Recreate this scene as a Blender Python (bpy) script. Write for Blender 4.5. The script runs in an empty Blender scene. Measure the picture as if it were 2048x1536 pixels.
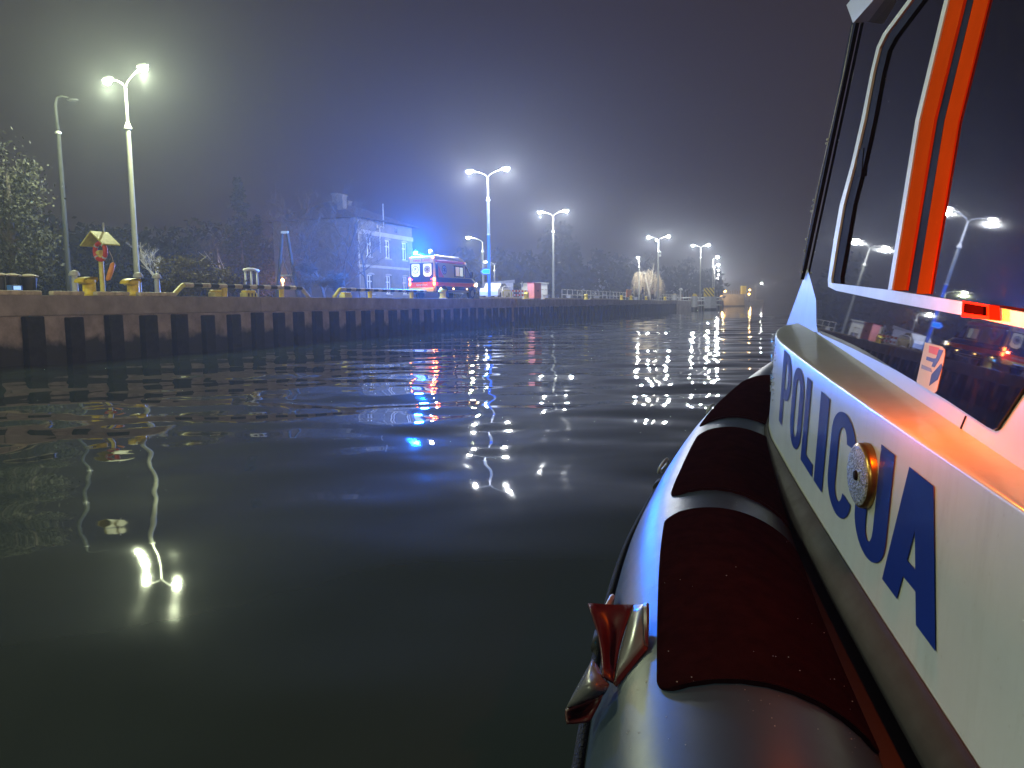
import bpy, bmesh, math, random
import numpy as np
from mathutils import Vector, Matrix

SC = bpy.context.scene
COL = SC.collection
R = math.radians
PI = math.pi

# ------------------------------------------------------------------ camera
F_PX, CX, CY = 1538.0, 1024.0, 768.0
EYE = Vector((0, 0, 1.55))
PITCH, ROLL = R(5.9), -0.012
CAM_ROT = (Matrix.Rotation(R(90) - PITCH, 3, 'X') @ Matrix.Rotation(ROLL, 3, 'Z'))
cam_d = bpy.data.cameras.new('camera')
cam = bpy.data.objects.new('camera', cam_d)
COL.objects.link(cam)
cam.matrix_world = Matrix.Translation(EYE) @ CAM_ROT.to_4x4()
cam_d.sensor_width = 36.0
cam_d.lens = F_PX / 2048 * 36
cam_d.clip_start = 0.05
cam_d.clip_end = 2000
SC.camera = cam

# ------------------------------------------------------------------ night sky, exposure
W = bpy.data.worlds.new('World')
SC.world = W
W.use_nodes = True
bg = W.node_tree.nodes['Background']
bg.inputs[0].default_value = (0.44, 0.28, 0.33, 1)      # light-polluted overcast night
bg.inputs[1].default_value = 0.048
SC.view_settings.view_transform = 'Standard'
SC.view_settings.look = 'None'
SC.view_settings.exposure = 0.0
SC.view_settings.gamma = 1.0
cy = SC.cycles
cy.use_denoising = True
try:
    cy.denoiser = 'OPENIMAGEDENOISE'
except Exception:
    pass
cy.max_bounces = 6
cy.diffuse_bounces = 2
cy.glossy_bounces = 4
cy.transmission_bounces = 4
cy.transparent_max_bounces = 8
cy.volume_bounces = 0
cy.sample_clamp_indirect = 6.0
cy.caustics_reflective = False
cy.caustics_refractive = False
cy.use_light_tree = True

LAMP_W = 4200.0          # street lamp head
COOL = (0.92, 0.97, 1.0)
GREENISH = (0.88, 1.0, 0.62)

# ------------------------------------------------------------------ geometry helpers
def ray(px, py):
    return (CAM_ROT @ Vector(((px - CX) / F_PX, -(py - CY) / F_PX, -1.0)))

def at_depth(px, py, depth):
    """point seen at photo pixel px,py at a forward (world y) distance"""
    d = ray(px, py)
    return EYE + d * (depth / d.y)

_q = ray(1587, 601)
QA = math.atan2(_q.x, _q.y)              # heading of the quay
QR = -QA                                 # z rotation: local y runs along the quay, local x faces the water
QE = Vector((math.sin(QA), math.cos(QA), 0))
QN = Vector((-math.cos(QA), math.sin(QA), 0))     # landward
QD = 19.96                               # camera to quay face
QZ = 1.97                                # quay top above water

def qp(a, b, z=QZ):
    return QE * a + QN * (QD + b) + Vector((0, 0, z))

def qa(px, b=0.0, py=598):
    """distance along the quay of the spot at b metres behind the face seen in column px"""
    d = ray(px, py)
    k = (QD + b) / d.dot(QN)
    return (d * k).dot(QE)

def q_at(px, b, z=QZ):
    return qp(qa(px, b), b, z)

def q_depth(px, depth, z=QZ, py=598):
    d = ray(px, py)
    p = d * (depth / d.y)
    return Vector((p.x, p.y, z))

def prop(o, label=None, cat=None, group=None, kind=None):
    if label: o['label'] = label
    if cat: o['category'] = cat
    if group: o['group'] = group
    if kind: o['kind'] = kind
    return o

def thing(name, label, cat, loc=(0, 0, 0), rz=0.0, group=None):
    o = bpy.data.objects.new(name, None)
    o.empty_display_size = 0.2
    COL.objects.link(o)
    o.location = loc
    o.rotation_euler = (0, 0, rz)
    return prop(o, label, cat, group)

class MB:
    def __init__(self):
        self.bm = bmesh.new()
    def quad(self, *pts):
        self.bm.faces.new([self.bm.verts.new(p) for p in pts])
        return self
    def box(self, x0, x1, y0, y1, z0, z1, bev=0.0, seg=1):
        v = [self.bm.verts.new((x, y, z)) for z in (z0, z1) for y in (y0, y1) for x in (x0, x1)]
        fs = [self.bm.faces.new([v[i] for i in q]) for q in
              ((0, 2, 3, 1), (4, 5, 7, 6), (0, 1, 5, 4), (2, 6, 7, 3), (0, 4, 6, 2), (1, 3, 7, 5))]
        if bev > 0:
            es = list({e for f in fs for e in f.edges})
            bmesh.ops.bevel(self.bm, geom=es, offset=bev, segments=seg, affect='EDGES', profile=0.5)
        return self
    def tube(self, pts, rad, n=8, caps=True, squash=None):
        pts = [Vector(p) for p in pts]
        m = len(pts)
        rads = list(rad) if hasattr(rad, '__len__') else [rad] * m
        rings = []
        up = None
        for i, p in enumerate(pts):
            t = (pts[min(i + 1, m - 1)] - pts[max(i - 1, 0)])
            t = t.normalized() if t.length > 1e-9 else Vector((0, 0, 1))
            if up is None:
                up = Vector((0, 0, 1)) if abs(t.z) < 0.9 else Vector((0, 1, 0))
            a = up - t * up.dot(t)
            if a.length < 1e-5:
                a = t.orthogonal()
            a.normalize()
            b = t.cross(a)
            up = a
            rings.append([self.bm.verts.new(p + (a * math.cos(2 * PI * k / n) * (squash or 1) + b * math.sin(2 * PI * k / n)) * rads[i]) for k in range(n)])
        for i in range(m - 1):
            for k in range(n):
                self.bm.faces.new([rings[i][k], rings[i][(k + 1) % n], rings[i + 1][(k + 1) % n], rings[i + 1][k]])
        if caps:
            self.bm.faces.new(rings[0][::-1])
            self.bm.faces.new(rings[-1])
        return self
    def lathe(self, prof, n=16, c=(0, 0, 0)):
        """profile of (r, z) turned round the z axis"""
        rings = []
        for r, z in prof:
            if r < 1e-6:
                rings.append([self.bm.verts.new((c[0], c[1], c[2] + z))])
            else:
                rings.append([self.bm.verts.new((c[0] + r * math.cos(2 * PI * k / n), c[1] + r * math.sin(2 * PI * k / n), c[2] + z)) for k in range(n)])
        for a, b in zip(rings, rings[1:]):
            for k in range(n):
                k2 = (k + 1) % n
                if len(a) == 1 and len(b) == 1: continue
                if len(a) == 1: self.bm.faces.new([a[0], b[k2], b[k]])
                elif len(b) == 1: self.bm.faces.new([a[k], a[k2], b[0]])
                else: self.bm.faces.new([a[k], a[k2], b[k2], b[k]])
        return self
    def prism(self, poly, d, f):
        """poly of 2-D points; f(u, v, w) -> 3-D; extruded over w in d = (w0, w1)"""
        a = [self.bm.verts.new(f(u, v, d[0])) for u, v in poly]
        b = [self.bm.verts.new(f(u, v, d[1])) for u, v in poly]
        n = len(poly)
        self.bm.faces.new(a[::-1]); self.bm.faces.new(b)
        for k in range(n):
            self.bm.faces.new([a[k], a[(k + 1) % n], b[(k + 1) % n], b[k]])
        return self
    def grid(self, fn, us, vs, close_u=False):
        g = [[self.bm.verts.new(fn(u, v)) for v in vs] for u in us]
        nu = len(us)
        for i in range(nu if close_u else nu - 1):
            for j in range(len(vs) - 1):
                i2 = (i + 1) % nu
                self.bm.faces.new([g[i][j], g[i2][j], g[i2][j + 1], g[i][j + 1]])
        return self
    def ball(self, c, r, n=10, sq=(1, 1, 1)):
        m = bmesh.ops.create_uvsphere(self.bm, u_segments=n, v_segments=max(4, n // 2 + 1), radius=1)
        for v in m['verts']:
            v.co = Vector((c[0] + v.co.x * r * sq[0], c[1] + v.co.y * r * sq[1], c[2] + v.co.z * r * sq[2]))
        return self
    def build(self, name, mat, parent=None, smooth=False, loc=None, recalc=True, angle=None):
        if recalc:
            bmesh.ops.recalc_face_normals(self.bm, faces=self.bm.faces[:])
        me = bpy.data.meshes.new(name)
        self.bm.to_mesh(me)
        self.bm.free()
        if smooth:
            me.polygons.foreach_set('use_smooth', [True] * len(me.polygons))
            if angle:
                try:
                    me.set_sharp_from_angle(angle=R(angle))
                except Exception:
                    pass
        o = bpy.data.objects.new(name, me)
        COL.objects.link(o)
        if mat is not None:
            me.materials.append(mat)
        if parent is not None:
            o.parent = parent
        if loc is not None:
            o.location = loc
        return o

def copy_tree(o, parent=None):
    c = o.copy()
    COL.objects.link(c)
    c.parent = parent
    if parent is not None:
        c.matrix_parent_inverse = o.matrix_parent_inverse.copy()
    for ch in o.children:
        copy_tree(ch, c)
    return c

def add_light(name, kind, loc, energy, color, parent=None, size=0.1):
    l = bpy.data.lights.new(name, kind)
    l.energy = energy
    l.color = color
    if kind == 'POINT':
        l.shadow_soft_size = size
    o = bpy.data.objects.new(name, l)
    COL.objects.link(o)
    o.location = loc
    if parent is not None:
        o.parent = parent
    return o

def text_obj(s, size, mat, parent, name, M, bold=0.0, sx=1.0):
    """flat lettering: the built-in font turned into a mesh and laid out by matrix M (x right, y up)"""
    cu = bpy.data.curves.new('lettering_curve', 'FONT')
    cu.body = s
    cu.size = size
    cu.align_x = 'CENTER'
    cu.align_y = 'CENTER'
    cu.offset = bold
    cu.resolution_u = 3
    tmp = bpy.data.objects.new('lettering_tmp', cu)
    COL.objects.link(tmp)
    dg = bpy.context.evaluated_depsgraph_get()
    me = bpy.data.meshes.new_from_object(tmp.evaluated_get(dg))
    bpy.data.objects.remove(tmp)
    me.transform(M @ Matrix.Diagonal((sx, 1, 1, 1)))
    o = bpy.data.objects.new(name, me)
    me.materials.clear()
    me.materials.append(mat)
    COL.objects.link(o)
    o.parent = parent
    return o

# ------------------------------------------------------------------ materials
def mat(name, col, rough=0.6, metal=0.0, var=0.25, scale=4.0, bump=0.0, bscale=30.0, col2=None, coat=0.0, spec=0.5):
    m = bpy.data.materials.new(name)
    m.use_nodes = True
    nt = m.node_tree
    p = nt.nodes['Principled BSDF']
    p.inputs['Roughness'].default_value = rough
    p.inputs['Metallic'].default_value = metal
    p.inputs['Specular IOR Level'].default_value = spec
    if coat:
        p.inputs['Coat Weight'].default_value = coat
        p.inputs['Coat Roughness'].default_value = 0.08
    tc = nt.nodes.new('ShaderNodeTexCoord')
    if var > 0 or col2:
        nz = nt.nodes.new('ShaderNodeTexNoise')
        nz.inputs['Scale'].default_value = scale
        nz.inputs['Detail'].default_value = 6
        nz.inputs['Roughness'].default_value = 0.65
        nt.links.new(tc.outputs['Object'], nz.inputs['Vector'])
        rp = nt.nodes.new('ShaderNodeValToRGB')
        c2 = col2 or tuple(c * (1 - var) for c in col)
        rp.color_ramp.elements[0].position = 0.34
        rp.color_ramp.elements[1].position = 0.66
        rp.color_ramp.elements[0].color = (*c2, 1)
        rp.color_ramp.elements[1].color = (*col, 1)
        nt.links.new(nz.outputs['Fac'], rp.inputs['Fac'])
        nt.links.new(rp.outputs['Color'], p.inputs['Base Color'])
        rr = nt.nodes.new('ShaderNodeMapRange')
        rr.inputs['To Min'].default_value = min(1, rough * 1.25)
        rr.inputs['To Max'].default_value = rough * 0.8
        nt.links.new(nz.outputs['Fac'], rr.inputs['Value'])
        nt.links.new(rr.outputs['Result'], p.inputs['Roughness'])
    else:
        p.inputs['Base Color'].default_value = (*col, 1)
    if bump > 0:
        n2 = nt.nodes.new('ShaderNodeTexNoise')
        n2.inputs['Scale'].default_value = bscale
        n2.inputs['Detail'].default_value = 5
        nt.links.new(tc.outputs['Object'], n2.inputs['Vector'])
        bp = nt.nodes.new('ShaderNodeBump')
        bp.inputs['Strength'].default_value = bump
        bp.inputs['Distance'].default_value = 0.02
        nt.links.new(n2.outputs['Fac'], bp.inputs['Height'])
        nt.links.new(bp.outputs['Normal'], p.inputs['Normal'])
    return m

def emit(name, col, strength):
    m = bpy.data.materials.new(name)
    m.use_nodes = True
    nt = m.node_tree
    p = nt.nodes['Principled BSDF']
    p.inputs['Base Color'].default_value = (*[min(1, c) * 0.8 for c in col], 1)
    p.inputs['Emission Color'].default_value = (*col, 1)
    p.inputs['Emission Strength'].default_value = strength
    p.inputs['Roughness'].default_value = 0.9
    p.inputs['Specular IOR Level'].default_value = 0.1
    m.cycles.emission_sampling = 'NONE'       # the lamp's own point light does the lighting
    return m

def glass(name, tint=(0.55, 0.6, 0.65), rough=0.02, boost=0.06, grime=0.10):
    m = bpy.data.materials.new(name)
    m.use_nodes = True
    nt = m.node_tree
    nt.nodes.remove(nt.nodes['Principled BSDF'])
    out = nt.nodes['Material Output']
    tr = nt.nodes.new('ShaderNodeBsdfTransparent')
    tr.inputs[0].default_value = (*tint, 1)
    gl = nt.nodes.new('ShaderNodeBsdfGlossy')
    gl.inputs['Roughness'].default_value = rough
    gl.inputs[0].default_value = (1, 1, 1, 1)
    fr = nt.nodes.new('ShaderNodeFresnel')
    fr.inputs[0].default_value = 1.5
    ad = nt.nodes.new('ShaderNodeMath'); ad.operation = 'ADD'
    ad.inputs[1].default_value = boost
    ad.use_clamp = True
    nt.links.new(fr.outputs[0], ad.inputs[0])
    mx = nt.nodes.new('ShaderNodeMixShader')
    nt.links.new(ad.outputs[0], mx.inputs[0])
    nt.links.new(tr.outputs[0], mx.inputs[1])
    nt.links.new(gl.outputs[0], mx.inputs[2])
    # dried spray: patchy dull spots
    tc = nt.nodes.new('ShaderNodeTexCoord')
    vo = nt.nodes.new('ShaderNodeTexNoise')
    vo.inputs['Scale'].default_value = 22
    vo.inputs['Detail'].default_value = 8
    vo.inputs['Roughness'].default_value = 0.8
    nt.links.new(tc.outputs['Object'], vo.inputs['Vector'])
    mr = nt.nodes.new('ShaderNodeMapRange')
    mr.inputs['From Min'].default_value = 0.52
    mr.inputs['From Max'].default_value = 0.8
    mr.inputs['To Max'].default_value = grime * 4
    mr.inputs['To Min'].default_value = grime * 0.25
    nt.links.new(vo.outputs['Fac'], mr.inputs['Value'])
    df = nt.nodes.new('ShaderNodeBsdfDiffuse')
    df.inputs[0].default_value = (0.5, 0.5, 0.48, 1)
    m2 = nt.nodes.new('ShaderNodeMixShader')
    nt.links.new(mr.outputs[0], m2.inputs[0])
    nt.links.new(mx.outputs[0], m2.inputs[1])
    nt.links.new(df.outputs[0], m2.inputs[2])
    nt.links.new(m2.outputs[0], out.inputs['Surface'])
    return m

M = {}
M['asphalt'] = mat('wet_asphalt', (0.06, 0.058, 0.055), 0.55, var=0.4, scale=1.5, bump=0.3, bscale=60)
M['concrete'] = mat('weathered_concrete', (0.33, 0.275, 0.245), 0.85, var=0.45, scale=1.1, bump=0.4, bscale=14)
M['pilaster'] = mat('pile_concrete', (0.34, 0.275, 0.245), 0.85, var=0.5, scale=1.7, bump=0.4, bscale=14)
def waterline_stain(m, z0, dark):
    """ragged tide mark: growth below z0 (object height), bare concrete above"""
    nt = m.node_tree
    p = nt.nodes['Principled BSDF']
    src = p.inputs['Base Color'].links[0].from_socket
    ge = nt.nodes.new('ShaderNodeNewGeometry'); sx = nt.nodes.new('ShaderNodeSeparateXYZ')
    nt.links.new(ge.outputs['Position'], sx.inputs[0])
    nz = nt.nodes.new('ShaderNodeTexNoise'); nz.inputs['Scale'].default_value = 2.2; nz.inputs['Detail'].default_value = 7
    nt.links.new(ge.outputs['Position'], nz.inputs['Vector'])
    ml = nt.nodes.new('ShaderNodeMath'); ml.operation = 'MULTIPLY_ADD'; ml.inputs[1].default_value = -0.9
    nt.links.new(nz.outputs['Fac'], ml.inputs[0]); nt.links.new(sx.outputs['Z'], ml.inputs[2])
    mr = nt.nodes.new('ShaderNodeMapRange'); mr.inputs['From Min'].default_value = z0 - 0.45 - 0.13; mr.inputs['From Max'].default_value = z0 - 0.45 + 0.16
    nt.links.new(ml.outputs[0], mr.inputs['Value'])
    mx = nt.nodes.new('ShaderNodeMix'); mx.data_type = 'RGBA'
    nt.links.new(mr.outputs[0], mx.inputs['Factor']); mx.inputs['A'].default_value = (*dark, 1)
    nt.links.new(src, mx.inputs['B']); nt.links.new(mx.outputs['Result'], p.inputs['Base Color'])
waterline_stain(M['pilaster'], 0.66, (0.022, 0.020, 0.020))
M['pale_concrete'] = mat('pale_concrete', (0.55, 0.55, 0.52), 0.8, var=0.3, scale=2.5, bump=0.3, bscale=20)
M['rust'] = mat('rusty_steel', (0.022, 0.018, 0.02), 0.8, var=0.6, scale=3, bump=0.5, bscale=12)
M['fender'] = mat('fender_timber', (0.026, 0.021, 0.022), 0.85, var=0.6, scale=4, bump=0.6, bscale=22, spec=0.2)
M['algae'] = mat('algae', (0.020, 0.022, 0.018), 0.6, var=0.5, scale=5, bump=0.6, bscale=18)
M['rust_stain'] = mat('rust_stain', (0.33, 0.21, 0.12), 0.85, var=0.6, scale=4, bump=0.4, bscale=18)
M['kerb'] = mat('kerb_paint', (0.62, 0.52, 0.36), 0.7, var=0.5, scale=5, bump=0.3, bscale=25)
M['yellow'] = mat('yellow_paint', (0.92, 0.70, 0.03), 0.42, var=0.35, scale=7, bump=0.15, bscale=40)
M['pale_yellow'] = mat('pale_yellow_paint', (0.74, 0.66, 0.16), 0.5, var=0.3, scale=7, bump=0.15, bscale=40)
M['black'] = mat('black_paint', (0.02, 0.02, 0.022), 0.5, var=0.4, scale=6)
M['steel'] = mat('galvanised_steel', (0.55, 0.55, 0.52), 0.45, 0.35, var=0.25, scale=3)
M['pole'] = mat('pole_concrete', (0.36, 0.36, 0.30), 0.7, var=0.2, scale=2)
M['blue_pole'] = mat('blue_pole_paint', (0.06, 0.20, 0.62), 0.45, var=0.2, scale=3)
M['grey_pole'] = mat('aged_pole', (0.035, 0.037, 0.034), 0.9, var=0.3, scale=2)
M['dark_metal'] = mat('dark_metal', (0.06, 0.06, 0.065), 0.5, 0.4, var=0.3)
M['white'] = mat('white_paint', (0.78, 0.77, 0.72), 0.5, var=0.15, scale=5)
M['grey_box'] = mat('grey_box', (0.5, 0.52, 0.56), 0.5, var=0.2, scale=5)
M['red'] = mat('red_paint', (0.62, 0.04, 0.03), 0.45, var=0.25, scale=6)
M['orange'] = mat('orange_paint', (0.85, 0.30, 0.05), 0.5, var=0.25, scale=6)
M['salmon'] = mat('salmon_paint', (0.88, 0.27, 0.14), 0.5, var=0.15, scale=4)
M['render'] = mat('house_render', (0.18, 0.18, 0.18), 0.9, var=0.3, scale=0.9, bump=0.3, bscale=12)
M['brick'] = mat('dark_brick', (0.15, 0.14, 0.14), 0.9, var=0.4, scale=2.0, bump=0.4, bscale=20)
M['cornice'] = mat('cornice_render', (0.45, 0.45, 0.44), 0.85, var=0.2, scale=2)
M['roof'] = mat('roof_tiles', (0.09, 0.06, 0.055), 0.8, var=0.4, scale=3, bump=0.5, bscale=16)
M['house_glass'] = mat('dark_pane', (0.02, 0.025, 0.03), 0.08, var=0)
M['bark'] = mat('bark', (0.09, 0.07, 0.06), 0.9, var=0.45, scale=6, bump=0.6, bscale=25)
M['pale_bark'] = mat('pale_bark', (0.50, 0.44, 0.34), 0.85, var=0.4, scale=5)
M['twig'] = mat('twig', (0.09, 0.07, 0.06), 0.9, var=0.4, scale=5)
M['willow'] = mat('willow_twig', (0.46, 0.36, 0.22), 0.85, var=0.35, scale=3)
M['far_leaf'] = mat('far_foliage', (0.007, 0.008, 0.009), 0.95, var=0.4, scale=1.5, spec=0.1)
M['conifer'] = mat('conifer_needles', (0.018, 0.023, 0.020), 0.8, var=0.5, scale=2.5)
M['leaf'] = mat('dull_leaves', (0.085, 0.082, 0.062), 0.8, var=0.5, scale=2.0, col2=(0.045, 0.046, 0.036), spec=0.1)
M['hedge'] = mat('hedge_leaves', (0.17, 0.15, 0.10), 0.8, var=0.5, scale=3.0, col2=(0.08, 0.065, 0.045), spec=0.1)
M['lens'] = emit('street_lamp_lens', (1.0, 0.96, 0.82), 110)
M['lens_green'] = emit('street_lamp_lens_greenish', (1.0, 1.0, 0.74), 80)
M['sodium'] = emit('sodium_bulb', (1.0, 0.55, 0.15), 25)
M['far_amber'] = emit('far_amber_bulb', (1.0, 0.72, 0.3), 14)

# ------------------------------------------------------------------ water
def build_water():
    def lines(segs):
        out = [segs[0][0]]
        for lo, hi, h0, h1 in segs:
            x = lo
            while x < hi - 1e-6:
                f = (x - lo) / (hi - lo)
                x += h0 + (h1 - h0) * f
                out.append(min(x, hi))
        return np.unique(np.array(out))
    xs = lines([(-340, -60, 30, 3), (-60, -16, 3, 0.14), (-16, 7, 0.125, 0.125), (7, 40, 0.14, 1.2), (40, 390, 1.2, 40)])
    ys = lines([(-70, -6, 10, 0.6), (-6, 1.5, 0.6, 0.12), (1.5, 24, 0.115, 0.125), (24, 80, 0.125, 0.5), (80, 200, 0.5, 3), (200, 740, 3, 40)])
    X, Y = np.meshgrid(xs, ys, indexing='ij')
    hx = np.gradient(xs)[:, None] * np.ones_like(Y)
    hy = np.gradient(ys)[None, :] * np.ones_like(X)
    rng = np.random.default_rng(5)
    Z = np.zeros_like(X)
    d = np.sqrt(X ** 2 + Y ** 2)
    # slow swell and wake ripples that run mostly towards the camera, calmer close to the boat
    calm = 0.55 + 0.7 * np.clip((d - 5) / 9, 0, 1)
    patch = 0.65 + 0.35 * np.sin(X * 0.21 + 1.3 + 0.6 * np.sin(Y * 0.13)) * np.sin(Y * 0.17 + 0.4)
    for lam, slope, n, spread in ((4.6, 0.015, 3, 0.6), (2.6, 0.022, 4, 0.5), (1.5, 0.022, 5, 0.7), (0.9, 0.017, 7, 1.3)):
        for i in range(n):
            L = lam * rng.uniform(0.82, 1.22)
            th = rng.normal(0.16, spread)
            kx, ky = math.sin(th) * 2 * PI / L, math.cos(th) * 2 * PI / L
            amp = slope * L / (2 * PI) / math.sqrt(n) * 1.3
            hh = np.maximum(hx * abs(math.sin(th)), hy * abs(math.cos(th)))
            w = np.clip((L / np.maximum(hh, 1e-4) - 3.2) / 3.0, 0, 1)
            ph = rng.uniform(0, 6.28)
            Z += amp * w * calm * patch * np.sin(kx * X + ky * Y + ph + 0.5 * np.sin(0.11 * X + 0.07 * Y + ph))
    nx, ny = X.shape
    co = np.stack([X, Y, Z], -1).reshape(-1, 3).astype(np.float32)
    idx = np.arange(nx * ny).reshape(nx, ny)
    q = np.stack([idx[:-1, :-1], idx[1:, :-1], idx[1:, 1:], idx[:-1, 1:]], -1).reshape(-1, 4).astype(np.int32)
    me = bpy.data.meshes.new('water')
    me.vertices.add(len(co)); me.vertices.foreach_set('co', co.ravel())
    me.loops.add(q.size); me.loops.foreach_set('vertex_index', q.ravel())
    me.polygons.add(len(q))
    me.polygons.foreach_set('loop_start', np.arange(0, q.size, 4, dtype=np.int32))
    me.polygons.foreach_set('use_smooth', np.ones(len(q), dtype=bool))
    me.update(); me.validate()
    m = bpy.data.materials.new('harbour_water')
    m.use_nodes = True
    nt = m.node_tree
    p = nt.nodes['Principled BSDF']
    p.inputs['Base Color'].default_value = (0.042, 0.058, 0.048, 1)
    p.inputs['Roughness'].default_value = 0.03
    p.inputs['IOR'].default_value = 1.333
    tc = nt.nodes.new('ShaderNodeTexCoord')
    mp = nt.nodes.new('ShaderNodeMapping')
    mp.inputs['Rotation'].default_value = (0, 0, -0.15)
    mp.inputs['Scale'].default_value = (0.8, 1.2, 1)
    nt.links.new(tc.outputs['Object'], mp.inputs['Vector'])
    n1 = nt.nodes.new('ShaderNodeTexNoise')
    n1.inputs['Scale'].default_value = 1.3
    n1.inputs['Detail'].default_value = 1.2
    n1.inputs['Roughness'].default_value = 0.5
    nt.links.new(mp.outputs[0], n1.inputs['Vector'])
    # where a breath of wind roughens the surface
    n2 = nt.nodes.new('ShaderNodeTexNoise')
    n2.inputs['Scale'].default_value = 0.05
    n2.inputs['Detail'].default_value = 2
    nt.links.new(tc.outputs['Object'], n2.inputs['Vector'])
    mr = nt.nodes.new('ShaderNodeMapRange')
    mr.inputs['From Min'].default_value = 0.35; mr.inputs['From Max'].default_value = 0.65
    mr.inputs['To Min'].default_value = 0.25; mr.inputs['To Max'].default_value = 0.75
    nt.links.new(n2.outputs['Fac'], mr.inputs['Value'])
    bp = nt.nodes.new('ShaderNodeBump')
    bp.inputs['Distance'].default_value = 0.013
    nt.links.new(mr.outputs[0], bp.inputs['Strength'])
    nt.links.new(n1.outputs['Fac'], bp.inputs['Height'])
    nt.links.new(bp.outputs['Normal'], p.inputs['Normal'])
    me.materials.append(m)
    o = bpy.data.objects.new('water', me)
    COL.objects.link(o)
    prop(o, 'dark rippled harbour water reflecting the lamps', kind='structure')
build_water()

# ------------------------------------------------------------------ quay
A_END = qa(1354, 0)
def build_quay():
    # ground sheet behind the quay edge
    b = MB()
    g0, g1 = -70.0, 640.0
    b.quad(qp(g0, 0.42, QZ - 0.004), qp(A_END, 0.42, QZ - 0.004), qp(A_END, 330, QZ - 0.004), qp(g0, 260, QZ - 0.004))
    o = b.build('ground', M['asphalt'], recalc=False)
    if o.data.polygons[0].normal.z < 0:
        o.data.flip_normals()
    prop(o, 'dark wet paved ground behind the quay edge', kind='structure')
    # quay wall: cap beam blocks, recessed steel sheet wall, concrete pilasters
    root = bpy.data.objects.new('quay_wall', None)
    COL.objects.link(root)
    root.rotation_euler = (0, 0, QR)
    prop(root, 'long concrete quay wall with dark recesses above the water', kind='structure')
    X = -QD
    a0 = qa(57, 0) - 1.37 * 8
    pitch = 1.37
    n = int((A_END - a0) / pitch)
    # cap beam in lengths of about 11 m with open joints
    a = a0 - 1.0
    rnd = random.Random(3)
    while a < A_END:
        e = min(a + 10.96, A_END)
        MB().box(X - 0.42, X + 0.0, a + 0.012, e - 0.012, QZ - 0.58 + rnd.uniform(-.008, .008), QZ, 0.025, 2).build('cap_block', M['concrete'], root)
        a = e
    # concrete face below the cap, cast in bays
    a = a0 - 1.0
    while a < A_END:
        e = min(a + 5.48, A_END)
        MB().box(X - 0.42, X - 0.03 + rnd.uniform(-.012, .004), a + 0.008, e - 0.008, -1.4, QZ - 0.585, 0.012).build('wall_bay', M['pilaster'], root)
        a = e
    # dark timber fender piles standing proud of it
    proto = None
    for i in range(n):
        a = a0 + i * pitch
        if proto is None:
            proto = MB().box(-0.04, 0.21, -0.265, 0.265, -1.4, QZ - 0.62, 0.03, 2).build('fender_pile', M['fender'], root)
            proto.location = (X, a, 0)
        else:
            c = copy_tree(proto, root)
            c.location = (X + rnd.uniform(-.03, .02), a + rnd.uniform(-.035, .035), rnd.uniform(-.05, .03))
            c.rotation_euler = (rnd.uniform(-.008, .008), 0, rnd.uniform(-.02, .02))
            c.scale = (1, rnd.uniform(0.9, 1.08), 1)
    MB().box(X - 0.40, X - 0.02, A_END - 0.3, A_END + 0.3, -1.4, QZ - 0.01, 0.03).build('end_pier', M['concrete'], root)
    # rusty outfall trough that runs down the wall
    s = qa(1026, 0)
    bb = MB()
    bb.box(X - 0.05, X + 0.16, s - 0.55, s - 0.42, 0.25, QZ + 0.02, 0.02)
    bb.box(X - 0.05, X + 0.16, s + 0.42, s + 0.55, 0.25, QZ + 0.02, 0.02)
    bb.box(X - 0.05, X + 0.05, s - 0.42, s + 0.42, 0.25, QZ + 0.01, 0.01)
    bb.build('outfall_chute', M['rust_stain'], root)
build_quay()

def far_block(name, label, corners, z1, m, kind='structure', z0=-1.4):
    b = MB()
    vb = [b.bm.verts.new((p.x, p.y, z0)) for p in corners]
    vt = [b.bm.verts.new((p.x, p.y, z1)) for p in corners]
    n = len(corners)
    b.bm.faces.new(vt); b.bm.faces.new(vb[::-1])
    for k in range(n):
        b.bm.faces.new([vb[k], vb[(k + 1) % n], vt[(k + 1) % n], vt[k]])
    return prop(b.build(name, m), label, kind=kind)

# the shore past the end of the quay, and the quays far down the canal
e = qp(A_END, 0.45, 0)
far_block('ground_beyond', 'far paved ground past the end of the quay', [qp(A_END + .01, 5.0, 0), q_depth(1398, 165, 0), q_depth(1440, 182, 0), q_depth(1447, 262, 0),
          q_depth(1478, 400, 0), q_depth(1490, 640, 0), qp(600, 300, 0), qp(A_END + .01, 330, 0)], QZ - 0.02, M['concrete'])
far_block('far_quay_wall', 'low far quay jutting into the canal under the last lamp', [q_depth(1480, 398, 0), q_depth(1527, 398, 0), q_depth(1527, 470, 0), q_depth(1480, 470, 0)], 2.35, M['concrete'])

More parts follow.
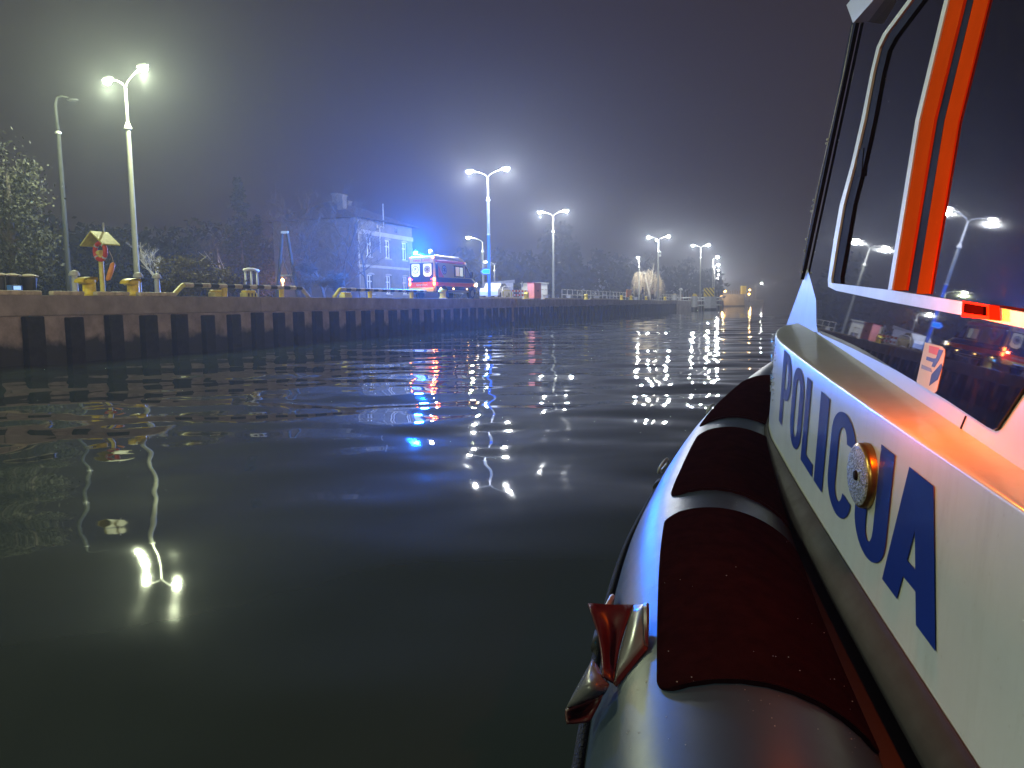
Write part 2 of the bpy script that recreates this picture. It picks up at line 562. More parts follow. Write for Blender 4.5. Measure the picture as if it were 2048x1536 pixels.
# ------------------------------------------------------------------ police boat (camera is held out over its port tube)
BU = ray(1290, 510).normalized()
BV = BU.cross(Vector((0, 0, 1))).normalized()
BN = BV.cross(BU)
BO = Vector((1.6, 3.0, -1.7))
M['boat_white'] = mat('boat_gelcoat', (0.60, 0.63, 0.62), 0.3, var=0.10, scale=3.0, coat=0.35)
def grime(m, amount=0.35):
    """streaky run-off, scuffs and specks worked into the paint"""
    nt = m.node_tree
    p = nt.nodes['Principled BSDF']
    src = p.inputs['Base Color'].links[0].from_socket
    tc = nt.nodes.new('ShaderNodeTexCoord')
    mp = nt.nodes.new('ShaderNodeMapping'); mp.inputs['Scale'].default_value = (9, 9, 1.2)
    nt.links.new(tc.outputs['Object'], mp.inputs['Vector'])
    n1 = nt.nodes.new('ShaderNodeTexNoise'); n1.inputs['Scale'].default_value = 2.0; n1.inputs['Detail'].default_value = 8; n1.inputs['Roughness'].default_value = 0.7
    nt.links.new(mp.outputs[0], n1.inputs['Vector'])
    r1 = nt.nodes.new('ShaderNodeMapRange'); r1.inputs['From Min'].default_value = 0.5; r1.inputs['From Max'].default_value = 0.85; r1.inputs['To Max'].default_value = amount
    nt.links.new(n1.outputs['Fac'], r1.inputs['Value'])
    vo = nt.nodes.new('ShaderNodeTexVoronoi'); vo.inputs['Scale'].default_value = 26; vo.inputs['Randomness'].default_value = 1
    nt.links.new(tc.outputs['Object'], vo.inputs['Vector'])
    r2 = nt.nodes.new('ShaderNodeMapRange'); r2.inputs['From Min'].default_value = 0.10; r2.inputs['From Max'].default_value = 0.05; r2.inputs['To Max'].default_value = amount * 0.6
    nt.links.new(vo.outputs['Distance'], r2.inputs['Value'])
    ad = nt.nodes.new('ShaderNodeMath'); ad.operation = 'ADD'; ad.use_clamp = True
    nt.links.new(r1.outputs[0], ad.inputs[0]); nt.links.new(r2.outputs[0], ad.inputs[1])
    mx = nt.nodes.new('ShaderNodeMix'); mx.data_type = 'RGBA'
    nt.links.new(ad.outputs[0], mx.inputs['Factor']); nt.links.new(src, mx.inputs['A']); mx.inputs['B'].default_value = (0.30, 0.28, 0.22, 1)
    nt.links.new(mx.outputs['Result'], p.inputs['Base Color'])
grime(M['boat_white'])
M['cabin_white'] = mat('cabin_gelcoat', (0.66, 0.65, 0.60), 0.35, var=0.08, scale=3.0, coat=0.2)
M['letter_blue'] = mat('letter_blue_film', (0.008, 0.035, 0.26), 0.3, var=0.12, scale=8, coat=0.1, spec=0.3)
M['tube'] = mat('tube_hypalon', (0.035, 0.062, 0.105), 0.36, var=0.14, scale=9, bump=0.05, bscale=420, spec=0.4)  # grey hypalon, with the beacon's blue light put into its base colour
M['pad'] = mat('tread_pad', (0.034, 0.0085, 0.008), 1.0, var=0.35, scale=16, bump=0.9, bscale=420, spec=0.0)  # black pads, with the port light's red cast put into the colour
M['rubber'] = mat('rubber_strake', (0.014, 0.014, 0.019), 0.75, var=0.3, scale=9)
M['gap'] = mat('gutter_black', (0.018, 0.018, 0.02), 0.6, var=0.3)
M['maroon'] = mat('maroon_rubber', (0.09, 0.010, 0.012), 0.35, var=0.3, scale=20)
M['handle_grey'] = mat('handle_rubber_grey', (0.16, 0.16, 0.18), 0.25, var=0.2, scale=14)
M['rope'] = mat('black_rope', (0.02, 0.02, 0.02), 0.85, var=0.5, scale=60, bump=0.9, bscale=160)
M['rail_orange'] = mat('orange_window_rail', (0.85, 0.075, 0.004), 0.8, var=0.1, scale=8, spec=0.0)  # also colours the strip that stands for the rail's reflection
M['gasket'] = mat('black_gasket', (0.008, 0.007, 0.007), 0.8, var=0.2, spec=0.08)
M['cap_disc'] = mat('speckled_cap', (0.42, 0.42, 0.46), 0.5, 0.3, var=0.75, scale=70, bump=0.5, bscale=160)
M['brass'] = mat('worn_brass', (0.45, 0.28, 0.08), 0.3, 0.9, var=0.5, scale=24)
M['cabin_glass'] = glass('cabin_glass', (0.16, 0.18, 0.26), 0.02, 0.0, 0.012)
M['dash'] = mat('dash_vinyl', (0.03, 0.035, 0.06), 0.5, var=0.3, scale=6)
M['lining'] = mat('cabin_lining', (0.03, 0.03, 0.05), 0.7, var=0.3, scale=6)
M['paper'] = mat('paper', (0.70, 0.70, 0.72), 0.8, var=0.1)
M['pink_paper'] = mat('pink_folder', (0.72, 0.22, 0.28), 0.7, var=0.15)
M['nav_red'] = emit('port_light_frame', (1.0, 0.02, 0.002), 0.9)
M['nav_dark'] = mat('port_light_lens', (0.010, 0.0005, 0.0005), 0.9, var=0, spec=0.0)
M['led_blue'] = emit('instrument_blue', (0.02, 0.25, 1.0), 1.2)
M['led_green'] = emit('instrument_green', (0.2, 1.0, 0.3), 1.4)

boat = bpy.data.objects.new('police_boat', None)
COL.objects.link(boat)
boat.matrix_world = Matrix.Translation(EYE + BV * BO.x + BU * BO.y + BN * BO.z) @ Matrix((BV, BU, BN)).transposed().to_4x4()
prop(boat, 'white police boat with grey inflatable side tube lettered POLICJA in blue', 'boat')

def bl(s, t, n):
    return Vector((s, t, n)) - BO
def bray(px, py):
    d = ray(px, py)
    return Vector((d.dot(BV), d.dot(BU), d.dot(BN)))
def b_t(px, py, t):
    d = bray(px, py)
    return d * (t / d.y) - BO
K1, K2, S0 = 0.062, 0.132, 0.69
SN = Vector((-1, K1, K2)).normalized()           # outward normal of the port cabin side
def side(px, py, off=0.0):
    d = bray(px, py)
    k = (S0 - K1 * 1.4 + K2 * 0.414) / (d.x - K1 * d.y - K2 * d.z)
    return d * k + SN * off - BO
def on_n(px, py, n):
    d = bray(px, py)
    return d * (n / d.z) - BO
def mirror(p):
    return Vector((-p.x, p.y, p.z))              # about the boat's centre line

def plate(pix, o0, o1, m, name, parent=boat, fn=side, mir=False, smooth=False):
    """flat panel with thickness on the cabin side, outline given in the plane of the side"""
    b = MB()
    A = [fn(x, y, o0) for x, y in pix]
    Bq = [fn(x, y, o1) for x, y in pix]
    if mir:
        A = [mirror(p) for p in A]; Bq = [mirror(p) for p in Bq]
    va = [b.bm.verts.new(p) for p in A]; vb = [b.bm.verts.new(p) for p in Bq]
    n = len(pix)
    b.bm.faces.new(vb); b.bm.faces.new(va[::-1])
    for k in range(n):
        b.bm.faces.new([va[k], va[(k + 1) % n], vb[(k + 1) % n], vb[k]])
    return b.build(name, m, parent, smooth)

def catmull(P, n):
    P = [Vector(p) for p in P]
    out = []
    Q = [P[0] * 2 - P[1]] + P + [P[-1] * 2 - P[-2]]
    for i in range(1, len(Q) - 2):
        p0, p1, p2, p3 = Q[i - 1:i + 3]
        for k in range(n):
            f = k / n
            out.append(0.5 * ((2 * p1) + (p2 - p0) * f + (2 * p0 - 5 * p1 + 4 * p2 - p3) * f * f + (3 * p1 - p0 - 3 * p2 + p3) * f ** 3))
    out.append(P[-1])
    return out

# --- coaming wall that carries the lettering
half = [(0.60, -3.0), (0.585, -1.5), (0.58, 0), (0.58, 1.2), (0.58, 2.1), (0.588, 2.9), (0.603, 3.5), (0.618, 3.85), (0.665, 4.2), (0.78, 4.6), (1.0, 4.85), (1.3, 4.96), (1.6, 5.0)]
outl = [Vector((p.x, p.y)) for p in catmull([(s, t, 0) for s, t in half], 8)]
full = outl + [Vector((3.2 - p.x, p.y)) for p in reversed(outl[:-1])]
def s_wall(t):
    for a, b in zip(outl, outl[1:]):
        if a.y <= t <= b.y:
            f = (t - a.y) / (b.y - a.y)
            return a.x + (b.x - a.x) * f
    return outl[-1].x
def normal_at(i):
    a = full[max(i - 1, 0)]; b = full[min(i + 1, len(full) - 1)]
    d = (b - a).normalized()
    return Vector((-d.y, d.x))                    # outward (port: -s)
LEAN = 0.04
prof = [(0.03, -1.02), (0.012, -0.95), (0.0, -0.88), (0.0, -0.65), (0.0, -0.421), (-0.002, -0.4165), (-0.006, -0.4145), (-0.02, -0.414)]
prof = [(o - LEAN * (n + 0.79), n) for o, n in prof]
b = MB()
b.grid(lambda i, j: bl(full[i].x - normal_at(i).x * -prof[j][0] * -1 if False else full[i].x - 0 + normal_at(i).x * prof[j][0], full[i].y + normal_at(i).y * prof[j][0], prof[j][1]), range(len(full)), range(len(prof)))
wall = b.build('coaming', M['boat_white'], boat, True)
# ledge on top of the coaming
b = MB()
vs = [b.bm.verts.new(bl(full[i].x + normal_at(i).x * -0.032, full[i].y + normal_at(i).y * -0.032, -0.4142)) for i in range(len(full))]
wi = [b.bm.verts.new(bl(full[i].x + normal_at(i).x * -0.30, full[i].y + normal_at(i).y * -0.30, -0.400)) for i in range(len(full))]
for k in range(len(full) - 1):
    b.bm.faces.new([vs[k], vs[k + 1], wi[k + 1], wi[k]])
b.build('ledge', M['boat_white'], boat, True)
# rubber strake at its foot and the black gutter beside it
b = MB()
rp = [(0.008, -0.884), (0.014, -0.885), (0.046, -0.918), (0.062, -0.945), (0.060, -0.965), (0.0, -0.985)]
b.grid(lambda i, j: bl(full[i].x + normal_at(i).x * rp[j][0], full[i].y + normal_at(i).y * rp[j][0], rp[j][1]), range(len(full)), range(len(rp)))
b.build('rubber_strake', M['rubber'], boat, True)
b = MB()
gp = [(-0.02, -1.0), (0.20, -1.03)]
b.grid(lambda i, j: bl(full[i].x + normal_at(i).x * gp[j][0], full[i].y + normal_at(i).y * gp[j][0], gp[j][1]), range(len(full)), range(2))
b.build('gutter', M['gap'], boat, True)
# hull under it all
b = MB()
def hullpt(i, f):
    p = full[i]
    c = Vector((1.6, p.y))
    w = 1 - f
    s = 1.6 + (p.x - 1.6) * (1.0 if f < 0.05 else max(w, 0.0) ** 0.6)
    return bl(s, p.y + (0.5 * f if p.y > 3.8 else 0), -1.03 - 1.0 * f)
b.grid(hullpt, range(len(full)), [0, 0.25, 0.5, 0.75, 1.0])
b.build('hull', M['gap'], boat, True)

# --- inflatable tube
TR, TN = 0.33, -1.195
tc_pts = [(0.20, -3.2), (0.195, -1.5), (0.195, 0), (0.195, 1.3), (0.215, 2.2), (0.26, 2.8), (0.325, 3.25), (0.44, 3.9), (0.63, 4.75), (0.89, 5.65), (1.20, 6.6), (1.42, 7.15), (1.6, 7.3)]
ctr = [Vector((p.x, p.y)) for p in catmull([(s, t, 0) for s, t in tc_pts], 10)]
allc = ctr + [Vector((3.2 - p.x, p.y)) for p in reversed(ctr[:-1])]
def ring_frame(i, L=allc):
    a = L[max(i - 1, 0)]; c = L[min(i + 1, len(L) - 1)]
    d = (c - a).normalized()
    return L[i], Vector((d.y, -d.x))              # centre, inboard direction
def tube_pt(i, phi, r=TR):
    c, w = ring_frame(i)
    return bl(c.x + w.x * math.sin(phi) * r, c.y + w.y * math.sin(phi) * r, TN + math.cos(phi) * r)
def tube_t(t, phi, r=TR):
    for i in range(len(ctr) - 1):
        if ctr[i].y <= t <= ctr[i + 1].y:
            f = (t - ctr[i].y) / (ctr[i + 1].y - ctr[i].y)
            return tube_pt(i, phi, r).lerp(tube_pt(i + 1, phi, r), f)
    return tube_pt(len(ctr) - 1, phi, r)
b = MB()
NPH = 40
b.grid(lambda k, i: tube_pt(i, 2 * PI * k / NPH), range(NPH), range(len(allc)), close_u=True)
tube = b.build('inflatable_tube', M['tube'], boat, True)
# tread pads
def pad(t0, t1, ph0, ph1, rc=0.06):
    b = MB()
    ts = []
    n = max(8, int((t1 - t0) / 0.05))
    base = [t0 + (t1 - t0) * k / n for k in range(n + 1)]
    extra = [t0 + rc * (1 - math.cos(PI / 2 * k / 5)) for k in range(1, 5)] + [t1 - rc * (1 - math.cos(PI / 2 * k / 5)) for k in range(1, 5)]
    ts = sorted(set(base + extra))
    def w_in(t):
        e = min(t - t0, t1 - t)
        if e >= rc: return 0.0
        return (rc - math.sqrt(max(0, rc * rc - (rc - e) ** 2))) / TR
    us = [k / 24 for k in range(25)]
    def f(u, t, r):
        w = w_in(t)
        a, c = R(ph0) + w, R(ph1) - w
        return tube_t(t, a + (c - a) * u, r)
    prof = [(0.0, TR - 0.004)] + [(u, TR + 0.010 - 0.004 * (abs(u - 0.5) * 2) ** 24) for u in us] + [(1.0, TR - 0.004)]
    b.grid(lambda k, t: f(prof[k][0], t, prof[k][1]), range(len(prof)), ts)
    for t in (ts[0], ts[-1]):
        vsT = [b.bm.verts.new(f(u, t, TR + 0.0095)) for u in us]
        vsB = [b.bm.verts.new(f(u, t, TR - 0.004)) for u in us]
        for k in range(len(us) - 1):
            b.bm.faces.new([vsT[k], vsT[k + 1], vsB[k + 1], vsB[k]])
    return b.build('tread_pad', M['pad'], tube, True, angle=50)
pad(1.50, 2.60, -30, 57, 0.05)
pad(2.83, 3.88, -30, 57, 0.05)
pad(4.15, 5.6, -38, 55, 0.05)
pad(-0.8, 1.12, -30, 57, 0.05)

# life line along the outer flank, with its rope guides
b = MB()
pts = []
for k in range(60):
    t = -0.5 + 6.4 * k / 59
    sag = 0.05 * math.sin((t - 0.2) * 2.2) ** 2
    pts.append(tube_t(t, R(-82 - 9 * sag * 10 * 0.35), TR + 0.016))
b.tube(pts, 0.014, 8)
b.build('life_line', M['rope'], boat, True)
for t in (2.16, 3.75, 5.2):
    b = MB()
    b.tube([tube_t(t - 0.05, R(-82), TR + 0.016), tube_t(t + 0.05, R(-82), TR + 0.016)], 0.021, 10)
    b.build('rope_whipping', M['rubber'], boat, True)
    b = MB()
    loop = [tube_t(t + 0.02 + 0.055 * math.cos(a), R(-66 + 6 * math.sin(a)), TR + 0.012 + 0.02 * abs(math.sin(a / 2))) for a in [2 * PI * k / 18 for k in range(19)]]
    b.tube(loop, 0.008, 6, caps=False)
    b.build('lashing_ring', M['steel'], boat, True)

# moulded rubber carry handle that stands off the tube
def tube_hit(px, py):
    """boat t where the line of sight meets the tube (or passes closest to it)"""
    d = bray(px, py)
    best, bt = 9, 2.0
    t = 1.2
    while t < 3.2:
        p = d * (t / d.y)
        c = 0.195 if t < 1.3 else (ctr[min(range(len(ctr)), key=lambda i: abs(ctr[i].y - t))].x)
        q = math.hypot(p.x - c, p.z - TN)
        if q < best: best, bt = q, t
        if q < TR: return t
        t += 0.01
    return bt
def sheet(c4, m, name, thick=0.007, bulge=(0, 0)):
    """curved rubber web through four corners (clockwise from top left), bulging towards the viewer / inwards at its sides"""
    b = MB()
    C = [Vector(c) for c in c4]
    def f(u, v):
        p = (C[0] * (1 - u) + C[1] * u) * (1 - v) + (C[3] * (1 - u) + C[2] * u) * v
        p.z -= bulge[0] * math.sin(PI * u) * math.sin(PI * v)
        p.x += bulge[1] * (1 - 2 * u) * math.sin(PI * v)
        return b_t(p.x, p.y, p.z)
    b.grid(f, [k / 8 for k in range(9)], [k / 8 for k in range(9)])
    o = b.build(name, m, handle, True)
    md = o.modifiers.new('thickness', 'SOLIDIFY'); md.thickness = thick; md.offset = 0
    return o
handle = bpy.data.objects.new('carry_handle', None); COL.objects.link(handle); handle.parent = boat
prop(handle, 'maroon and grey moulded rubber handle on the side tube')
T0 = tube_hit(1300, 1250)
TA, TB, TC = T0 - 0.02, tube_hit(1292, 1295) - 0.015, tube_hit(1240, 1365) - 0.01
sheet([(1176, 1208, TA + 0.10), (1268, 1211, TA + 0.10), (1228, 1366, TC), (1206, 1352, TC)], M['maroon'], 'web', bulge=(-0.05, 9))
sheet([(1268, 1212, TA + 0.098), (1288, 1210, TA + 0.06), (1289, 1291, TB), (1229, 1364, TC + 0.005)], M['handle_grey'], 'cheek', bulge=(0.02, -2))
sheet([(1288, 1207, TA + 0.055), (1296, 1206, TA + 0.04), (1296.5, 1296, TB - 0.01), (1290, 1292, TB - 0.005)], M['maroon'], 'rim_web')
sheet([(1290, 1291, TB - 0.006), (1296, 1297, TB - 0.012), (1233, 1374, TC - 0.01), (1226, 1366, TC - 0.006)], M['maroon'], 'rim_web')
sheet([(1186, 1320, TC + 0.06), (1217, 1370, TC), (1206, 1388, TC - 0.012), (1134, 1416, TC - 0.03)], M['handle_grey'], 'cheek', bulge=(0.05, 0))
sheet([(1132, 1420, TC - 0.03), (1206, 1389, TC - 0.015), (1178, 1442, TC - 0.05), (1134, 1446, TC - 0.05)], M['maroon'], 'web', bulge=(-0.04, 0))

# --- lettering POLICJA on the coaming
def letter_rects(ch):
    """outlines in a unit box, butt-jointed so nothing overlaps"""
    W0 = 0.30
    Q = []
    def arc(cx, cy, rx, ry, wx, wy, a0, a1, n=20):
        for k in range(n):
            t0, t1 = a0 + (a1 - a0) * k / n, a0 + (a1 - a0) * (k + 1) / n
            o = lambda t, kx=0, ky=0: (cx + (rx - kx) * math.cos(t), cy + (ry - ky) * math.sin(t))
            Q.append([o(t0), o(t1), o(t1, wx, wy), o(t0, wx, wy)])
    if ch == 'P':
        Q.append([(0, 0), (.36, 0), (.36, 1), (0, 1)])
        Q.append([(.36, .86), (.52, .86), (.52, 1), (.36, 1)])
        Q.append([(.36, .38), (.52, .38), (.52, .52), (.36, .52)])
        arc(.52, .69, .48, .31, .34, .14, -PI / 2, PI / 2)
    elif ch in 'OC':
        e = 0.0 if ch == 'O' else 0.72
        arc(.5, .72, .5, .28, .335, .14, 0.0 if ch == 'O' else 0.12, PI)
        arc(.5, .28, .5, .28, .335, .14, PI, 2 * PI if ch == 'O' else 2 * PI - 0.12)
        Q.append([(0, .28), (.335, .28), (.335, .72), (0, .72)])
        if ch == 'O': Q.append([(.665, .28), (1, .28), (1, .72), (.665, .72)])
    elif ch == 'L':
        Q.append([(0, 0), (.40, 0), (.40, 1), (0, 1)]); Q.append([(.40, 0), (1, 0), (1, .14), (.40, .14)])
    elif ch == 'I':
        Q.append([(0, 0), (1, 0), (1, 1), (0, 1)])
    elif ch == 'J':
        Q.append([(.62, .28), (1, .28), (1, 1), (.62, 1)])
        arc(.5, .28, .5, .28, .38, .14, PI, 2 * PI)
        Q.append([(0, .28), (.38, .28), (.38, .40), (0, .40)])
    elif ch == 'A':
        Q.append([(0, 0), (.32, 0), (.5, .60), (.5, 1), (.29, 1)])
        Q.append([(1, 0), (.71, 1), (.5, 1), (.5, .60), (.68, 0)])
        Q.append([(.383, .21), (.617, .21), (.575, .35), (.425, .35)])
    return Q
spans = {'P': (3.58, 3.32), 'O': (3.275, 3.015), 'L': (2.98, 2.76), 'I': (2.725, 2.59), 'C': (2.53, 2.235), 'J': (2.19, 1.905), 'A': (1.905, 1.55)}
for ch, (tl, tr) in spans.items():
    b = MB()
    for q in letter_rects(ch):
        pts = []
        for u, v in q:
            t = tl + (tr - tl) * u
            lift = 0.020 * max(0, t - 2.0) ** 2
            n = -0.795 + lift * 0.8 + (0.312 + 0.002 * max(0, t - 2)) * v + lift * 0.2 * v
            pts.append(bl(s_wall(t) - 0.003 + LEAN * (n + 0.79), t, n))
        b.bm.faces.new([b.bm.verts.new(p) for p in pts])
    o = b.build('letter', M['letter_blue'], wall, recalc=True)
    o['label'] = 'blue letter %s of the word POLICJA' % ch

# round deck cap standing proud of the coaming
cp = bl(s_wall(2.11) + LEAN * 0.2, 2.11, -0.592)
b = MB(); b.lathe([(0.0, 0.030), (0.074, 0.030), (0.080, 0.027)], 40)
disc = b.build('speckled_cap_face', M['cap_disc'], None, True, angle=30)
b = MB(); b.lathe([(0.080, 0.027), (0.086, 0.023), (0.088, 0.015), (0.088, 0.0)], 40)
rim = b.build('cap_rim', M['brass'], None, True)
b = MB(); b.lathe([(0.0, 0.0345), (0.012, 0.0345), (0.014, 0.030)], 16)
knob = b.build('cap_slot', M['gasket'], None, True)
for o in (disc, rim, knob):
    o.parent = wall
    o.matrix_local = Matrix.Translation(cp) @ Matrix.Rotation(R(-90), 4, 'Y') @ Matrix.Rotation(R(4), 4, 'X')

# --- cabin
gl_out = [(1620, 542), (1636, 600), (1637, 652), (1646, 668), (1700, 692), (1800, 742), (1900, 800), (1984, 855), (1996, 861), (2004, 858), (2048, 792), (2150, 640), (2215, 400), (2260, -150), (1772, -150), (1727, 40)]
plate(gl_out, 0.004, 0.010, M['cabin_glass'], 'side_glass')
low = [(1568, 672), (1640, 664.5), (1646, 669.5), (1700, 693.5), (1800, 743.5), (1900, 801.5), (1984, 857), (1996, 863), (2005, 860), (2049, 794), (2152, 642), (2217, 401), (2264, -150), (2900, -150), (2900, 1560), (2048, 963), (1923, 870), (1848, 806), (1700, 722), (1616, 682)]
plate(low, -0.03, 0.004, M['cabin_white'], 'cabin_side')
plate([(1618, 537), (1636, 600), (1637, 652), (1640, 664), (1568, 671)], -0.03, 0.0095, M['boat_white'], 'cabin_fin')
plate(gl_out, -0.06, -0.05, M['cabin_glass'], 'side_glass', mir=True)
plate(low, -0.03, 0.004, M['cabin_white'], 'cabin_side', mir=True)
# seam between the coaming moulding and the aft panel
plate([(1921, 866), (1935, 832), (1937.5, 833), (1923.5, 868)], 0.0042, 0.0055, M['gasket'], 'panel_seam')
# black windscreen post with bright drip moulding
plate([(1612, 560), (1618, 537), (1726, 36), (1716, 36)], 0.011, 0.03, M['gasket'], 'windscreen_post')
b = MB(); b.tube([side(1611, 562, 0.03), side(1640, 415, 0.034), (side(1668, 285, 0.03)), side(1700, 150, 0.032), side(1718, 50, 0.03)], 0.0035, 6)
post_cable = b.build('drip_moulding', M['steel'], boat, True)
for x, y in ((1641, 402), (1639, 413), (1636, 424), (1667, 288), (1669, 280), (1626, 480), (1622, 503), (1616, 545)):
    MB().ball(side(x, y, 0.036), 0.008, 10).build('hinge_pin', M['steel'], post_cable, True)
# windscreen, front lip and roof
wl0, wlm, wl1 = side(1568, 671, 0), side(1618, 538, 0), side(1727, 36, 0)
b = MB()
ffs = [k / 12 for k in range(13)]
def front(u, v):
    p = wl0.lerp(wlm, v / 0.2) if v < 0.2 else wlm.lerp(wl1, (v - 0.2) / 0.8)
    q = mirror(p)
    r = p.lerp(q, u)
    r.y += 0.32 * (1 - (2 * u - 1) ** 2)
    return r
b.grid(front, ffs, [0.0, 0.2]); b.build('cabin_front', M['cabin_white'], boat, True)
b = MB(); b.grid(front, ffs, [0.2, 0.6, 1.0]); b.build('windscreen', M['cabin_glass'], boat, True)
rf = b_t(1706, 46, 4.15)
b = MB()
RW = -rf.x
secs_ = [(-RW, 0.0), (-RW - 0.02, 0.10), (-RW + 0.10, 0.20), (RW - 0.10, 0.20), (RW + 0.02, 0.10), (RW, 0.0)]
b.prism(secs_, (-5.2, rf.y), lambda u, v, w: (u, w + (0.06 * v / 0.1 if w > 0 else 0), rf.z + v))
b.build('cabin_roof', M['boat_white'], boat)
b = MB(); b.box(-1.0, 1.0, -5.2, -4.9, -0.2 - BO.z - 0.5, rf.z); b.build('cabin_back', M['cabin_white'], boat)
# sliding sash: white frame, black gasket, orange rail and its reflection built as a second strip
sash_l = [(1880, -70), (1832, 0), (1780, 68), (1767, 95), (1755, 145), (1736, 240), (1715, 330), (1692, 411), (1680, 480), (1668, 560), (1669, 574), (1676, 567),
          (1675, 560), (1688, 480), (1700, 411), (1722, 330), (1743, 240), (1761, 145), (1773, 97), (1787, 70), (1841, 0), (1890, -70)]
plate(sash_l, 0.0105, 0.028, M['white'], 'sash_frame')
gas = [(1890, -70), (1841, 0), (1787, 70), (1773, 97), (1761, 145), (1743, 240), (1722, 330), (1700, 411), (1688, 480), (1675, 560), (1676, 567), (1690, 568),
       (1690, 555), (1704, 480), (1716, 411), (1737, 330), (1757, 240), (1775, 145), (1786, 102), (1800, 76), (1858, 0), (1906, -70)]
plate(gas, 0.0108, 0.019, M['gasket'], 'sash_gasket')
plate([(1669, 574.5), (1676, 567.5), (1794, 581.5), (1974, 609.5), (2100, 632), (2100, 664), (1976, 638), (1800, 606), (1687, 583)], 0.0106, 0.030, M['white'], 'sash_frame')
def strip(a, c, w0, w1, o0, o1, m, name):
    (x0, y0), (x1, y1) = a, c
    xm, ym = 0.5 * (x0 + x1) - 14, 0.5 * (y0 + y1)
    L = [(x0, y0), (xm, ym), (x1, y1)]
    return plate(L + [(x1 + w1, y1), (xm + (w0 + w1) / 2, ym), (x0 + w0, y0)], o0, o1, m, name)
strip((1791.5, 581), (1930, -100), 8, 8.5, 0.0107, 0.024, M['white'], 'mullion')
strip((1800, 582), (1939, -100), 26, 29, 0.0107, 0.020, M['rail_orange'], 'rail_and_reflection')
strip((1826.5, 586), (1970, -100), 17, 12, 0.0107, 0.014, M['gasket'], 'rail_channel')
strip((1844, 589), (1984, -100), 26, 31, 0.0107, 0.015, M['rail_orange'], 'rail_and_reflection')  # reflection of the first rail in the glass, built as a coloured strip
plate([(1727, 300), (1738, 297), (1733, 352), (1721, 356)], 0.0108, 0.022, M['gasket'], 'sash_latch')
# port side light
nav = plate([(1973, 607), (2032, 616), (2033, 645), (1971, 639)], 0.0305, 0.050, M['nav_red'], 'port_light')
plate([(1983, 613), (2026, 620), (2026, 638), (1982, 632)], 0.0505, 0.056, M['nav_dark'], 'port_light_lens', parent=nav)
add_light('port_light_glow', 'POINT', side(2006, 640, 0.17), 13.0, (1.0, 0.12, 0.002), boat, 0.02)
# notice stuck to the glass
st = plate([(1859, 686), (1893, 694), (1899, 700), (1899, 709), (1896, 727), (1883, 783), (1878, 788), (1843, 767), (1842, 763)], 0.0105, 0.0115, M['paper'], 'window_notice')
st['label'] = 'white notice with pink and blue print stuck inside the glass'
M['print_blue'] = mat('print_blue', (0.06, 0.10, 0.32), 0.6, var=0.1)
M['print_dark'] = mat('print_dark', (0.02, 0.02, 0.08), 0.6, var=0.1)
M['print_grey'] = mat('print_grey', (0.25, 0.28, 0.36), 0.6, var=0.1)
for poly, m in (([(1868, 692), (1889, 697), (1884, 712), (1867, 706)], 'pink_paper'), ([(1863, 714), (1876, 718), (1882, 718), (1888, 700), (1897, 702), (1888, 722), (1879, 736), (1873, 734), (1876, 726), (1862, 721)], 'print_blue'),
                ([(1853, 730), (1872, 738), (1874, 746), (1852, 738)], 'print_grey'), ([(1893, 728), (1895, 735), (1886, 760), (1868, 773), (1873, 750)], 'print_dark')):
    plate(poly, 0.0117, 0.0122, M[m], 'print', parent=st)
# what shows through the glass: dashboard top, papers, instruments
b = MB(); zz = -0.29 - BO.z
b.box(-0.62, 0.62, -1.35, 1.0, zz - 0.5, zz, 0.01); dash = b.build('dashboard', M['dash'], boat)
for (x, y, w, h, m) in ((1921, 637, 10, 5, 'led_blue'), (1950, 672, 7, 3, 'led_green'), (1936, 670, 5, 3, 'led_blue')):
    pts = [(x + w * math.cos(a), y + h * math.sin(a)) for a in [2 * PI * k / 10 for k in range(10)]]
    b = MB(); b.bm.faces.new([b.bm.verts.new(b_t(px, py, 2.1)) for px, py in pts])
    o = b.build('indicator_light', M[m], dash); md = o.modifiers.new('thickness', 'SOLIDIFY'); md.thickness = 0.004
plate([(1640, 662), (1700, 686), (1800, 735), (1900, 793), (2000, 855), (2060, 800), (2090, 735), (1960, 700), (1800, 676), (1660, 655)], -0.045, -0.040, M['lining'], 'cabin_lining')

# beads of spray on the bow corner of the coaming
b = MB(); rnd = random.Random(4)
for k in range(240):
    f = rnd.random()
    i = rnd.randint(54, 72)
    if i >= len(full) - 1: continue
    p = full[i].lerp(full[i + 1], f); nn = normal_at(i)
    n_ = -0.43 - 0.30 * rnd.random() ** 1.5
    b.ball(bl(p.x + nn.x * 0.001, p.y + nn.y * 0.001, n_), rnd.uniform(0.0015, 0.004), 5)
M['bead'] = mat('water_bead', (0.5, 0.5, 0.5), 0.05, var=0, coat=0.5)
o = b.build('spray_beads', M['bead'], wall, True)
o['kind'] = 'stuff'

# stray drops on the tube and its pads
b = MB()
for k in range(70):
    t_ = rnd.choice((1.42, 1.46, 1.6, 2.0, 2.65)) + rnd.gauss(0, 0.05); ph = R(rnd.choice((-40, -25, 10, 40)) + rnd.gauss(0, 8))
    onpad = (1.50 < t_ < 2.60 or 2.83 < t_ < 3.88 or t_ < 1.12) and R(-30) < ph
    b.ball(tube_t(t_, ph, TR + (0.0105 if onpad else 0.0005)), rnd.uniform(0.0006, 0.0018), 5, (1, 1, 0.6))
o = b.build('spray_beads', M['bead'], tube, True)
o['kind'] = 'stuff'

